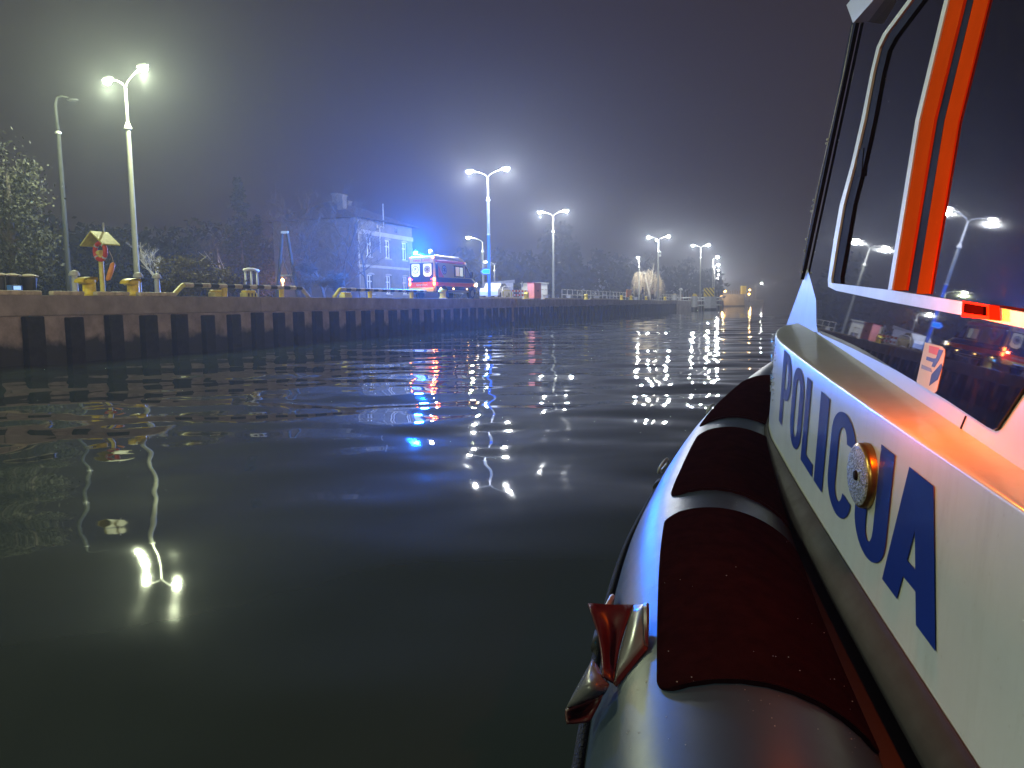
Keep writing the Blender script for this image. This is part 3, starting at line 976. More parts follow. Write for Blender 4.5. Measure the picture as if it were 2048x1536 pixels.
# ------------------------------------------------------------------ street lamps
def street_lamp(loc, label, az=QR, H=10.0, heads=2, lens='lens', color=COOL, power=LAMP_W, pole='pole', name='street_lamp', arm=1.45, group='street lamps along the quay', floods=False, thin=1.0, blue=False, big=1.0):
    r = thing(name, label, 'street lamp', loc, az, group)
    hc = H * 0.76
    if blue:
        b = MB(); b.lathe([(0.0, 0), (0.17, 0.0), (0.17, 0.04), (0.125, 0.10), (0.115, 5.0), (0.0, 5.0)], 14); b.build('pole', M['blue_pole'], r, True, angle=40)
        b = MB(); b.lathe([(0.112, 5.0), (0.10, hc)], 14); b.build('upper_pole', M[pole], r, True)
        b = MB(); b.lathe([(0.115, 4.97), (0.14, 5.0), (0.14, 5.06), (0.112, 5.09)], 14); b.build('clamp_band', M['steel'], r, True)
    else:
        b = MB(); b.lathe([(0.0, 0), (0.20 * thin, 0), (0.20 * thin, 0.03), (0.14 * thin, 0.06), (0.125 * thin, 2), (0.10 * thin, hc), (0.0, hc)], 14); b.build('pole', M[pole], r, True, angle=40)
    b = MB(); b.lathe([(0.10 * thin, hc), (0.17 * thin, hc + 0.01), (0.16 * thin, hc + 0.06), (0.06 * thin, hc + 0.32)], 14); b.build('collar', M['white'], r, True, angle=40)
    top = H - 0.55
    b = MB(); b.lathe([(0.06 * thin, hc + 0.30), (0.05 * thin, top)], 10); b.build('mast', M['white'], r, True)
    for s in ((-1, 1) if heads == 2 else (-1,)):
        b = MB()
        b.tube([(0, 0, top - 0.06), (s * arm * 0.12, 0, top + 0.16), (s * arm * 0.45, 0, H - 0.18), (s * (arm - 0.2), 0, H - 0.04)], [0.04, 0.036, 0.032, 0.03], 8)
        b.build('arm', M['steel'], r, True)
        h = MB()
        h.ball((s * (arm + 0.06), 0, H + 0.05), 0.40, 12, (1.0, 0.45, 0.20))
        ho = h.build('lamp_head', M['steel'], r, True)
        l = MB(); l.ball((s * (arm + 0.10), 0, H - 0.06), 0.23 * big, 14, (1.0, 0.75, 0.66))  # big swells the lens to stand in for glare round the lamp
        l.build('lens', M[lens], ho, True)
        if power > 0:
            add_light('lamp_glow', 'POINT', (s * (arm + 0.10), 0, H - 0.40), power, color, r, 0.13)
    if floods:
        for z in (7.4, 6.9):
            b = MB(); b.box(0.1, 0.42, -0.16, 0.16, z, z + 0.26, 0.04, 2); fo = b.build('floodlight', M['steel'], r)
            b = MB(); b.box(0.06, 0.46, -0.14, 0.14, z - 0.03, z - 0.002, 0.01); b.build('flood_lens', M['white'], fo)
        h = MB(); h.ball((-0.32, 0.1, H - 0.5), 0.22, 10, (1, .6, .5)); ho = h.build('lamp_head', M['steel'], r, True)
        l = MB(); l.ball((-0.32, 0.1, H - 0.55), 0.17, 10); l.build('lens', M[lens], ho, True)
    return r

def lamp_depth(px, py, H=10.0, z0=QZ):
    d = ray(px, py)
    k = (z0 + H - EYE.z) / d.z
    return d.y * k

L1 = q_depth(277, lamp_depth(252, 147))
street_lamp(L1, 'nearest tall street lamp with two lit heads behind the yellow bollards', az=R(-36), lens='lens_green', color=GREENISH, power=LAMP_W * 1.1, H=10.0)
street_lamp(q_depth(979, lamp_depth(972, 339)), 'tall street lamp whose lower post is blue and carries an arrow sign', blue=True)
street_lamp(q_depth(1107, lamp_depth(1105, 422)), 'street lamp with two heads standing behind the salmon cabinet')
street_lamp(q_depth(1316, lamp_depth(1316, 473)), 'street lamp carrying two floodlights on its post beside the bare willow', floods=True, big=1.35)
street_lamp(q_depth(1400, 160), 'street lamp with two heads above the striped hazard board', H=11.3, big=1.4)
fars = [(1428, 514), (1431, 529), (1432, 541), (1433, 549), (1433.5, 555), (1434, 560), (1434, 565), (1434, 569)]
for i, (x, y) in enumerate(fars):
    street_lamp(q_depth(x - 3, lamp_depth(x, y)), ['tall far street lamp, topmost of the column of lights down the canal', 'far street lamp, second light from the top of the column', 'far street lamp, third light from the top of the column',
                'far street lamp, fourth light from the top of the column', 'far street lamp, fifth light from the top of the column', 'far street lamp, third light from the bottom of the column',
                'far street lamp, second light from the bottom of the column', 'farthest street lamp, lowest light of the column'][i], heads=1, az=QR + PI, group='lamps in a column down the canal', arm=0.9, big=1.7)
street_lamp(q_depth(967, 84), 'single-headed street lamp behind the ambulance bonnet', H=(2.15 + 7.0) * 0.75, heads=1, az=R(-6), lens='lens_green', color=GREENISH, power=LAMP_W * 0.25)
street_lamp(q_depth(990, 130), 'small far street lamp beside the blue post', H=6.8, heads=1, az=R(0), power=LAMP_W * 0.4)
street_lamp(q_depth(1278, 128), 'slim single street lamp left of the bare willow', H=7.1, heads=1, az=R(0), power=LAMP_W * 0.4, arm=0.12, thin=0.7)
street_lamp(q_depth(1511, 398, 2.35), 'lone street lamp on the far quay at the canal mouth', H=8.6, heads=1, az=PI, power=LAMP_W, arm=2.9, big=2.0)
# the row goes on past the frame on the camera's side
street_lamp(qp(qa(277, 4.5) - 27, 4.0), 'street lamp of the same row standing outside the view beside the boat', az=QR, power=LAMP_W * 0.75, lens='lens_green', color=GREENISH)
street_lamp(qp(qa(277, 4.5) - 54, 4.0), 'street lamp of the same row standing behind the boat', az=QR, power=LAMP_W * 0.75, lens='lens_green', color=GREENISH)
# lamps of the opposite bank, behind and to the right of the boat
WARM = (1.0, 0.80, 0.60)
for a_, lab in ((-32, 'warm street lamp on the opposite bank well behind the boat'), (-5, 'warm street lamp on the opposite bank level with the boat'), (21, 'warm street lamp on the opposite bank hidden by the boat cabin')):
    street_lamp(qp(a_, -2 * QD - 7, QZ), lab, az=QR, power=LAMP_W * 1.4, color=WARM, group='street lamps on the opposite bank')
far_block('opposite_quay_wall', 'quay of the opposite bank behind the boat', [qp(-70, -2 * QD - 4, 0), qp(60, -2 * QD - 4, 0), qp(60, -2 * QD - 30, 0), qp(-70, -2 * QD - 30, 0)], QZ, M['concrete'])
# unlit post by the big tree
r = thing('unlit_lamp_post', 'unlit grey lamp post with a drooping arm beside the big tree', 'lamp post', q_depth(140, 39.0), R(0))
b = MB(); b.lathe([(0, 0), (0.16, 0), (0.13, 2), (0.10, 8.2), (0, 8.2)], 12); b.build('pole', M['grey_pole'], r, True, angle=40)
b = MB(); b.lathe([(0.10, 8.2), (0.15, 8.22), (0.15, 8.3), (0.09, 8.35)], 12); b.build('collar', M['steel'], r, True, angle=40)
b = MB(); b.tube([(0, 0, 8.2), (-0.05, 0, 9.6), (0.06, 0, 9.95), (0.3, 0, 10.02), (0.6, 0, 9.95)], [0.085, 0.075, 0.06, 0.05, 0.04], 8); b.build('arm', M['grey_pole'], r, True)
b = MB(); b.ball((0.82, 0, 9.83), 0.3, 10, (1, .4, .25)); b.build('lamp_head', M['dark_metal'], r, True)

# blue arrow sign on the second lamp post
sp = q_depth(979, lamp_depth(972, 339))
r = thing('arrow_sign', 'cyan arrow-shaped direction sign pointing left on the blue post', 'sign', sp + Vector((0, 0, 1.95)), 0)
M['sign_cyan'] = mat('sign_cyan', (0.05, 0.55, 0.72), 0.3, var=0.05)
M['sign_blue'] = mat('sign_blue', (0.02, 0.16, 0.55), 0.3, var=0.05)
P_ = [(-0.68, 0.23), (-0.46, 0.0), (0.10, 0.0), (0.10, 0.46), (-0.46, 0.46)]
b = MB(); b.prism(P_, (-0.17, -0.14), lambda u, v, w: (u, w, v)); b.build('sign_plate', M['sign_blue'], r)
P_ = [(-0.62, 0.23), (-0.44, 0.045), (0.06, 0.045), (0.06, 0.415), (-0.44, 0.415)]
b = MB(); b.prism(P_, (-0.178, -0.1715), lambda u, v, w: (u, w, v)); b.build('sign_face', M['white'], r)
P_ = [(-0.55, 0.23), (-0.42, 0.09), (0.02, 0.09), (0.02, 0.37), (-0.42, 0.37)]
b = MB(); b.prism(P_, (-0.184, -0.1785), lambda u, v, w: (u, w, v)); b.build('sign_arrow', M['sign_cyan'], r)

# ------------------------------------------------------------------ mooring bollards
def make_bollard(rz, loc, label):
    r = thing('mooring_bollard', label, 'bollard', loc, rz, 'yellow mooring bollards on the quay edge')
    b = MB(); b.lathe([(0.0, 0), (0.30, 0), (0.30, 0.03), (0.21, 0.06), (0.19, 0.14), (0.19, 0.40), (0.205, 0.50), (0.0, 0.50)], 20)
    b.build('body', M['yellow'], r, True, angle=35)
    b = MB()
    prof = [(-0.56, 0.43), (-0.55, 0.40), (-0.40, 0.40), (-0.22, 0.36), (0.20, 0.46), (0.22, 0.54), (0.18, 0.585), (-0.05, 0.59), (-0.35, 0.56), (-0.52, 0.49)]
    sec = [(-0.19, 0.84), (-0.15, 0.97), (0, 1.0), (0.15, 0.97), (0.19, 0.84)]
    b.grid(lambda i, j: ((sec[j][0]) * (1.0 if prof[i][0] > -0.3 else 0.75), prof[i][0] * sec[j][1], prof[i][1]), range(len(prof)), range(len(sec)), close_u=True)
    b.build('horn', M['yellow'], r, True, angle=50)
    return r
bl_labels = [(180, 'yellow horned bollard left of the life ring stand'), (268, 'yellow horned bollard right of the life ring stand'), (886, 'yellow bollard in front of the ambulance bumper'),
             (1053, 'yellow bollard in front of the salmon cabinet'), (1172, 'yellow bollard below the white railing'), (1243, 'yellow bollard under the left end of the orange board'),
             (1262, 'yellow bollard under the right end of the orange board'), (1292, 'yellow bollard in front of the person in black'), (1330, 'yellow bollard right of the two people standing together')]
first = None
for px, lab in bl_labels:
    loc = q_at(px, 0.62)
    if first is None:
        first = make_bollard(QR + R(14), loc, lab)
    else:
        c = copy_tree(first); c.location = loc; c['label'] = lab
        c.rotation_euler = (0, 0, QR + R(random.Random(px).uniform(2, 16)))

# ------------------------------------------------------------------ kerb beams and striped wheel guards
def kerb(px0, px1, label, h=0.13):
    a0, a1 = qa(px0, 0.12), qa(px1, 0.12)
    r = thing('kerb_beam', label, 'kerb', qp((a0 + a1) / 2, 0.16), QR, 'pale kerb beams on the quay edge')
    L = (a1 - a0) / 2
    n = max(1, int(L * 2 / 4.0))
    for k in range(n):
        y0, y1 = -L + 2 * L * k / n, -L + 2 * L * (k + 1) / n
        MB().box(-0.10, 0.10, y0 + 0.01, y1 - 0.01, 0.0, h, 0.03, 2).build('timber', M['kerb'], r)
kerb(-60, 83, 'pale kerb beam at the far left edge of the quay')
kerb(104, 168, 'short pale kerb beam left of the first bollard')
kerb(192, 258, 'short pale kerb beam between the two left bollards')
kerb(278, 352, 'pale kerb beam right of the second bollard')
kerb(962, 1044, 'pale kerb beam between ambulance and salmon cabinet')
kerb(1088, 1165, 'pale kerb beam below the left end of the white railing')
kerb(1180, 1236, 'pale kerb beam below the middle of the white railing')

def guard_rail(px0, px1, label, first_ramp=True, last_ramp=True, h=0.40):
    a0, a1 = qa(px0, 0.25), qa(px1, 0.25)
    r = thing('wheel_guard', label, 'guard rail', qp(a0, 0.25), QR, 'striped wheel guards on the quay edge')
    L = a1 - a0
    y0, y1 = (0.55 if first_ramp else 0.0), L - (0.55 if last_ramp else 0.0)
    n = max(4, int((y1 - y0) / 0.42))
    for k in range(n):
        f0, f1 = y0 + (y1 - y0) * k / n, y0 + (y1 - y0) * (k + 1) / n
        b = MB(); b.tube([(0, f0 - 0.06 * 0, h), (0, f1, h)], 0.085, 10)
        b.build('stripe', M['black'] if k % 2 else M['kerb'], r, True, angle=50)
    if first_ramp:
        b = MB(); b.tube([(0, 0.0, 0.03), (0, 0.06, 0.05), (0, 0.45, h - 0.05), (0, 0.55, h)], 0.083, 10); b.build('ramp', M['pale_yellow'], r, True, angle=50)
    if last_ramp:
        b = MB(); b.tube([(0, y1, h), (0, y1 + 0.10, h - 0.05), (0, L - 0.06, 0.05), (0, L, 0.03)], 0.083, 10); b.build('ramp', M['kerb'], r, True, angle=50)
    m = max(2, int((y1 - y0) / 3.4))
    for k in range(m):
        f = y0 + (y1 - y0) * (k + 0.6) / m
        b = MB(); b.tube([(0, f, 0), (0, f, h - 0.06)], 0.11, 10); b.build('post', M['yellow'], r, True, angle=50)
guard_rail(345, 618, 'longer black and pale striped guard rail in front of the bench hoop')
guard_rail(668, 852, 'shorter striped guard rail below the house, ending at the ambulance', True, False)
for k, (px, lab) in enumerate(((436, 'small pale yellow block under the left of the longer guard rail'), (498, 'yellow block with dark stripes under the longer guard rail'), (692, 'small pale yellow block under the shorter guard rail'))):
    r = thing('yellow_block', lab, 'block', q_at(px, 0.5), QR, 'painted blocks under the guard rails')
    MB().box(-0.16, 0.16, -0.34, 0.34, 0, 0.17, 0.02, 2).build('base', M['pale_yellow'], r)
    MB().box(-0.13, 0.13, -0.30, 0.30, 0.171, 0.26, 0.03, 2).build('cap', M['yellow'], r)
    if k == 1:
        for y in (-0.2, 0, 0.2):
            MB().box(0.161, 0.166, y - 0.04, y + 0.04, 0.02, 0.15).build('stripe', M['black'], r)

# ------------------------------------------------------------------ life ring stand
LS = q_at(207, 0.95)
r = thing('life_ring_stand', 'pale yellow post with a small gabled roof sheltering the life ring', 'stand', LS, R(-28))
b = MB(); b.tube([(0, 0, 0), (0, 0, 1.42)], 0.075, 10); b.build('post', M['pale_yellow'], r, True, angle=50)
b = MB(); b.lathe([(0, 0), (0.16, 0), (0.16, 0.03), (0.075, 0.05)], 12); b.build('foot_plate', M['pale_yellow'], r, True, angle=40)
b = MB(); b.tube([(-0.10, -0.02, 1.38), (0.10, -0.02, 1.38)], 0.09, 10); b.build('clamp', M['pale_yellow'], r, True, angle=50)
for s in (-1, 1):
    b = MB(); b.prism([(0.0, 2.02), (s * 0.56, 1.60), (s * 0.58, 1.635), (0.0, 2.062)], (-0.30, 0.30), lambda u, v, w: (u, w, v)); b.build('roof_board', M['pale_yellow'], r)
b = MB(); b.prism([(-0.42, 1.68), (0.42, 1.68), (0, 1.99)], (0.10, 0.13), lambda u, v, w: (u, w, v)); b.build('back_board', M['brick'], r)
b = MB(); b.box(-0.03, 0.03, 0.10, 0.13, 1.38, 1.70); b.build('hanger', M['pale_yellow'], r)
b = MB(); b.tube([(-0.05, 0.2, 1.9), (-0.05, 0.2, 2.36)], 0.03, 6); b.build('rod', M['steel'], r, True)
ro = thing('life_ring', 'red life ring hanging under the small yellow roof', 'life ring', LS + Vector((0.06, -0.12, 1.10)), R(-28))
b = MB(); b.tube([(0.26 * math.cos(a), 0, 0.32 + 0.26 * math.sin(a)) for a in [2 * PI * k / 28 for k in range(29)]], 0.07, 10, caps=False)
ring = b.build('ring', M['red'], ro, True)
for q in range(4):
    a0 = PI / 4 + q * PI / 2
    b = MB(); b.tube([(0.26 * math.cos(a), 0, 0.32 + 0.26 * math.sin(a)) for a in [a0 - 0.12, a0, a0 + 0.12]], 0.0735, 10, caps=False); b.build('reflective_band', M['grey_box'], ring, True)
rt = thing('throw_bag', 'orange throw line bag hanging beside the life ring post', 'throw bag', LS + Vector((0.30, -0.05, 0.50)), R(20))
b = MB(); b.tube([(-0.12, 0, 0.0), (-0.07, 0, 0.06), (0.02, 0, 0.30), (0.09, 0, 0.52), (0.11, 0, 0.58)], [0.03, 0.075, 0.085, 0.075, 0.02], 10); b.build('bag', M['orange'], rt, True)
b = MB(); b.tube([(0.11, 0, 0.57), (0.08, 0, 0.75), (0.0, 0, 0.95)], 0.012, 6); b.build('cord', M['kerb'], rt, True)

# short bollard lights with pale domes
for px, bb, lab in ((152, 2.6, 'short bollard light with pale dome behind the left bollard'), (279, 2.2, 'short bollard light with pale dome right of the second bollard'), (316, 2.4, 'short bollard light in front of the round bush')):
    r = thing('bollard_light', lab, 'bollard light', q_at(px, bb), QR, 'unlit bollard lights')
    b = MB(); b.lathe([(0, 0), (0.13, 0), (0.10, 0.05), (0.10, 0.62), (0, 0.62)], 12); b.build('post', M['grey_box'], r, True, angle=40)
    b = MB(); b.lathe([(0.09, 0.62), (0.09, 0.70), (0.17, 0.71), (0.17, 0.76), (0.12, 0.86), (0, 0.90)], 14); b.build('dome', M['pale_concrete'], r, True, angle=40)

# low dark posts and a blue-lit box at the left edge
for px, lab in ((2, 'dark bin with pale lid cut by the left picture edge'), (27, 'dark bin with yellowish lid above the small blue box'), (61, 'dark bin with grey lid near the left edge')):
    r = thing('litter_bin', lab, 'bin', q_at(px, 1.6), QR, 'dark bins at the left edge')
    b = MB(); b.lathe([(0, 0.1), (0.16, 0.1), (0.22, 0.55), (0.2, 0.56), (0, 0.5)], 14); b.build('bucket', M['dark_metal'], r, True, angle=40)
    b = MB(); b.lathe([(0, 0.60), (0.25, 0.58), (0.26, 0.61), (0.1, 0.66), (0, 0.67)], 14); b.build('lid', M['kerb'], r, True, angle=40)
    b = MB(); b.tube([(-0.24, 0, 0), (-0.24, 0, 0.6)], 0.02, 6); b.tube([(0.24, 0, 0), (0.24, 0, 0.6)], 0.02, 6); b.build('stand', M['dark_metal'], r)
M['screen'] = emit('blue_display', (0.35, 0.6, 1.0), 1.1)
r = thing('meter_box', 'small blue box with a lit pale display at the left edge', 'box', q_at(31, 1.0), QR)
MB().box(-0.10, 0.10, -0.17, 0.17, 0, 0.30, 0.02, 2).build('case', M['blue_pole'], r)
MB().box(0.101, 0.108, -0.11, 0.11, 0.17, 0.27).build('display', M['screen'], r)

# hoop stand (bench shelter frame) lit by the beacon
r = thing('hoop_stand', 'tall pale hoop stand of three posts left of the house', 'stand', q_at(505, 3.4), QR)
for y in (-0.42, 0.0, 0.42):
    b = MB(); b.tube([(0, y, 0), (0.02 * y, y * 0.92, 1.25)], 0.045, 8); b.build('post', M['grey_box'], r, True)
b = MB(); b.tube([(0, -0.50, 1.27), (0, -0.2, 1.32), (0, 0.2, 1.32), (0, 0.50, 1.27)], 0.07, 8); b.build('top_bar', M['white'], r, True)
# A-frame power pole
r = thing('power_pole', 'A-shaped concrete power pole in front of the dark house', 'pole', q_depth(575, 52.0), 0)
for s in (-1, 1):
    b = MB(); b.tube([(s * 0.72, 0, 0), (s * 0.16, 0, 4.5)], [0.13, 0.10], 8); b.build('leg', M['grey_pole'], r, True, angle=50)
b = MB(); b.tube([(-0.5, 0, 1.7), (0.5, 0, 1.7)], 0.05, 6); b.build('brace', M['pole'], r, True)
b = MB(); b.tube([(-0.42, 0, 3.4), (0.35, 0, 1.2)], 0.03, 6); b.build('stay', M['dark_metal'], r, True)
b = MB(); b.box(-0.24, 0.24, -0.1, 0.1, 4.45, 4.62, 0.02); b.build('head_block', M['pole'], r)
# sodium lamp by the gate behind it
r = thing('sodium_lantern', 'small orange sodium lantern glowing behind the A-shaped pole', 'lantern', q_depth(567, 61), 0)
b = MB(); b.lathe([(0, 0), (0.06, 0), (0.05, 1.5), (0, 1.5)], 8); b.build('post', M['dark_metal'], r, True)
b = MB(); b.lathe([(0.10, 1.84), (0.16, 1.80), (0.05, 1.92), (0, 1.94)], 10); b.build('hood', M['dark_metal'], r, True)
b = MB(); b.ball((0, 0, 1.66), 0.13, 10); b.build('bulb', M['sodium'], r, True)
add_light('sodium_glow', 'POINT', (0, -0.25, 1.66), 1300, (1.0, 0.42, 0.10), r, 0.1)
for px, py, dep, lab in ((95, 505, 95, 'tiny orange window light far behind the big tree'), (57, 545, 80, 'tiny orange light low behind the bins'), (426, 496, 120, 'left of two amber lights above the round bush'), (441, 496, 122, 'right of two amber lights above the round bush')):
    p = at_depth(px, py, dep)
    r = thing('distant_lamp', lab, 'lamp', (p.x, p.y, QZ), 0, 'distant amber lamps')
    h = p.z - QZ
    b = MB(); b.lathe([(0, 0), (0.06, 0), (0.05, h - 0.1), (0, h - 0.1)], 8); b.build('post', M['dark_metal'], r, True)
    b = MB(); b.ball((0, 0, h), 0.14 if dep < 100 else 0.22, 8); b.build('bulb', M['far_amber'], r, True)

# ------------------------------------------------------------------ kiosks, cabinets, railings past the ambulance
def hut(px, dep, w, d, h, rz, label, slope):
    r = thing('white_hut', label, 'hut', q_depth(px, dep), rz, 'pale site huts')
    MB().box(-w / 2, w / 2, -d / 2, d / 2, 0, h, 0.01).build('wall', M['white'], r)
    n = 5
    for k in range(n):
        x = -w / 2 + w * (k + 0.5) / n
        MB().box(x - w / n * 0.42, x + w / n * 0.42, -d / 2 - 0.02, -d / 2 - 0.001, 0.1, h - 0.1, 0.008).build('panel', M['white'], r)
    b = MB(); b.prism([(-w / 2 - 0.12, h + 0.002), (w / 2 + 0.12, h + 0.002), (w / 2 + 0.12, h + 0.10 + slope), (-w / 2 - 0.12, h + 0.10)], (-d / 2 - 0.12, d / 2 + 0.12), lambda u, v, ww: (u, ww, v)); b.build('roof', M['pale_concrete'], r)
    return r
hut(998, 86, 2.6, 2.2, 1.95, R(20), 'pale hut with sloping roof behind the blue post', 0.25)
hut(1069, 95, 2.3, 2.3, 2.05, R(-38), 'pale hut standing behind the salmon cabinet', 0.05)
r = thing('salmon_cabinet', 'salmon-red electrical cabinet in front of a pale hut', 'cabinet', q_at(1069, 1.0), QR)
MB().box(-0.3, 0.3, -0.98, 0.98, 0.08, 1.36, 0.02, 2).build('case', M['salmon'], r)
MB().box(-0.26, 0.26, -0.94, 0.94, 0, 0.085).build('plinth', M['concrete'], r)
for y in (-0.48, 0.48):
    d = MB().box(0.301, 0.315, y - 0.45, y + 0.45, 0.14, 1.30, 0.006).build('door', M['salmon'], r)
    MB().box(0.316, 0.335, y * 0.15 - 0.02, y * 0.15 + 0.02, 0.66, 0.80).build('handle', M['dark_metal'], d)
MB().box(-0.34, 0.34, -1.02, 1.02, 1.362, 1.40, 0.01).build('roof', M['red'], r)
# hoop barrier + red-white planks
r = thing('hoop_barrier', 'pale tubular hoop barrier with a yellow mesh panel beside the blue post', 'barrier', q_at(1014, 1.2), QR)
b = MB(); b.tube([(0, -1.2, 0), (0, -1.15, 0.5), (0, -0.9, 0.86), (0, -0.5, 0.98), (0, 0.6, 0.98), (0, 1.0, 0.84), (0, 1.35, 0.3), (0, 1.45, 0)], 0.04, 8); b.build('hoop', M['white'], r, True)
b = MB(); b.tube([(0.05, -0.9, 0.02), (0.05, -0.9, 0.6), (0.05, -0.75, 0.68), (0.05, 0.75, 0.68), (0.05, 0.9, 0.6), (0.05, 0.9, 0.02)], 0.03, 8); b.build('inner_hoop', M['pale_yellow'], r, True)
for k in range(9):
    y = -0.78 + 0.195 * k
    b = MB(); b.tube([(0.05, y, 0.02), (0.05, y, 0.66)], 0.016, 6); b.build('bar', M['pale_yellow'], r)
r = thing('plank_barrier', 'low red and white plank barrier between hoop barrier and salmon cabinet', 'barrier', q_at(1040, 2.0), QR)
for z in (0.28, 0.62):
    for k in range(12):
        y = -2.4 + 0.4 * k
        MB().box(-0.02, 0.02, y, y + 0.398, z, z + 0.17).build('stripe', M['red'] if k % 2 else M['white'], r)
for y in (-2.2, 0, 2.2):
    MB().box(-0.03, 0.03, y - 0.03, y + 0.03, 0, 0.84).build('post', M['white'], r)
r = thing('round_sign', 'small grey sign on a thin post left of the salmon cabinet', 'sign', q_at(1044, 5.5), QR)
b = MB(); b.tube([(0, 0, 0), (0, 0, 1.6)], 0.03, 8); b.build('post', M['steel'], r, True)
b = MB(); b.prism([(0.26 * math.cos(2 * PI * k / 16), 1.55 + 0.3 * math.sin(2 * PI * k / 16)) for k in range(16)], (0.032, 0.045), lambda u, v, w: (w, u, v)); b.build('plate', M['grey_box'], r)

def railing(a0, a1, b0, label, h=1.1, step=2.0, name='railing'):
    r = thing(name, label, 'railing', qp(a0, b0), QR)
    L = a1 - a0
    n = int(L / step)
    for k in range(n + 1):
        y = L * k / n
        b = MB(); b.tube([(0, y, 0), (0, y, h - 0.02)], 0.035, 6); b.build('post', M['white'], r)
    for z in (h, h * 0.5):
        m = n * 3
        for k in range(m):
            b = MB(); b.tube([(0, L * k / m, z), (0, L * (k + 1) / m, z)], 0.034, 6); b.build('rail', M['white'] if (k % 2 or z < h) else M['kerb'], r)
    return r
railing(qa(1124, 3), qa(1268, 3), 3.0, 'long white tube railing behind the far bollards')
railing(qa(1316, 3.0), qa(1362, 3.0), 3.0, 'white railing behind the two people standing together', 1.15)
railing(qa(1083, 3.2), qa(1093, 3.2), 3.2, 'short white railing right of the salmon cabinet', 1.0, 1.0)

for px, lab, w in ((1140, 'small blue-grey box on the quay edge below the railing', 0.5), (1273, 'small pale box on the quay edge right of the orange board', 0.45), (1093, 'small stone block on the quay edge right of the salmon cabinet', 0.3)):
    r = thing('power_box', lab, 'box', q_at(px, 0.5), QR, 'small boxes on the quay edge')
    MB().box(-0.2, 0.2, -w, w, 0, 0.34, 0.03, 2).build('case', M['grey_box'], r)
    MB().box(-0.22, 0.22, -w - 0.02, w + 0.02, 0.341, 0.40, 0.02, 2).build('lid', M['pale_concrete'], r)
# orange board
r = thing('orange_board', 'bright orange panelled board standing behind the far bollards', 'board', q_at(1258, 1.6), QR)
for k in range(2):
    for j in range(2):
        MB().box(0.0, 0.06, -1.45 + 1.47 * k, -1.45 + 1.47 * k + 1.44, 0.42 + 0.52 * j, 0.42 + 0.52 * j + 0.50, 0.02).build('panel', M['orange'], r)
MB().box(-0.10, -0.005, -1.5, 1.52, 0.40, 1.48, 0.02).build('frame', M['orange'], r)
for y in (-1.2, 1.2):
    MB().box(-0.09, -0.02, y - 0.05, y + 0.05, 0, 0.40).build('leg', M['dark_metal'], r)
# pale column light at the end of the quay
r = thing('column_light', 'pale column with a flared white cap at the quay end', 'column', q_at(1361, 1.2), QR)
b = MB(); b.lathe([(0, 0), (0.22, 0), (0.16, 0.1), (0.15, 1.55), (0.22, 1.6), (0.22, 1.7), (0.13, 1.75), (0.13, 1.95), (0, 1.95)], 14); b.build('shaft', M['white'], r, True, angle=40)
b = MB(); b.lathe([(0.13, 1.95), (0.42, 2.05), (0.40, 2.2), (0.2, 2.4), (0, 2.44)], 14); b.build('cap', M['white'], r, True, angle=40)
b = MB(); b.tube([(-0.1, -.2, 2.3), (-0.1, -.2, 4.0)], 0.03, 6); b.build('aerial', M['steel'], r)
r = thing('capped_post', 'squat pale post with yellowish cap at the very end of the quay', 'post', q_at(1349, 0.7), QR)
b = MB(); b.lathe([(0, 0), (0.42, 0), (0.42, 0.95), (0, 0.95)], 10); b.build('shaft', M['pale_concrete'], r)
b = MB(); b.lathe([(0.45, 0.96), (0.45, 1.06), (0.25, 1.1), (0.25, 1.25), (0, 1.28)], 10); b.build('cap', M['kerb'], r)

# ------------------------------------------------------------------ dolphins and works at the canal mouth
def wpost(px, dep, z=0.0): return q_depth(px, dep, z)
r = thing('round_dolphin', 'slim white mooring pile with yellow cap standing in the water', 'mooring pile', wpost(1389, 152, -1.4), 0)
b = MB(); b.lathe([(0, 0), (0.62, 0), (0.62, 2.0), (0, 2.0)], 12); b.build('wet_foot', M['algae'], r, True, angle=40)
b = MB(); b.lathe([(0.60, 2.0), (0.60, 4.15), (0, 4.15)], 12); b.build('shaft', M['pale_concrete'], r, True, angle=40)
b = MB(); b.lathe([(0.45, 4.15), (0.45, 4.35), (0.34, 4.4), (0.34, 4.62), (0, 4.66)], 12); b.build('cap', M['yellow'], r, True, angle=40)
r = thing('hexagonal_dolphin', 'broad faceted concrete dolphin carrying the striped hazard board', 'dolphin', wpost(1421, 154, -1.4), R(18))
b = MB(); b.lathe([(0, 0), (1.30, 0), (1.30, 4.05), (0, 4.05)], 6); b.build('body', M['pale_concrete'], r)
b = MB(); b.lathe([(1.32, 0.0), (1.32, 1.75), (1.30, 1.75)], 6); b.build('wet_foot', M['algae'], r)
r = thing('hazard_board', 'black and yellow diagonally striped board on the faceted dolphin', 'board', wpost(1418, 154, 2.66), R(-6))
w, h = 1.0, 1.75
MB().box(-w, w, -0.04, 0.5, 0.0, h, 0.02).build('backing', M['yellow'], r)
for k in range(-1, 4):
    # diagonal stripe clipped to the board
    pts = []
    x = -w + 0.66 * k
    poly = [(x, h), (x + 0.24, h), (x + 0.24 + 1.45, 0), (x + 1.45, 0)]
    def clip(P, f, inter):
        out = []
        for a, c in zip(P, P[1:] + P[:1]):
            if f(a): out.append(a)
            if f(a) != f(c): out.append(inter(a, c))
        return out
    for lim, sgn in ((-w + 0.02, 1), (w - 0.02, -1)):
        f = lambda p: (p[0] - lim) * sgn >= 0
        it = lambda a, c: (lim, a[1] + (c[1] - a[1]) * (lim - a[0]) / (c[0] - a[0]))
        poly = clip(poly, f, it)
        if not poly: break
    if len(poly) >= 3:
        b = MB(); b.prism(poly, (-0.052, -0.0415), lambda u, v, ww: (u, ww, v)); b.build('stripe', M['black'], r)
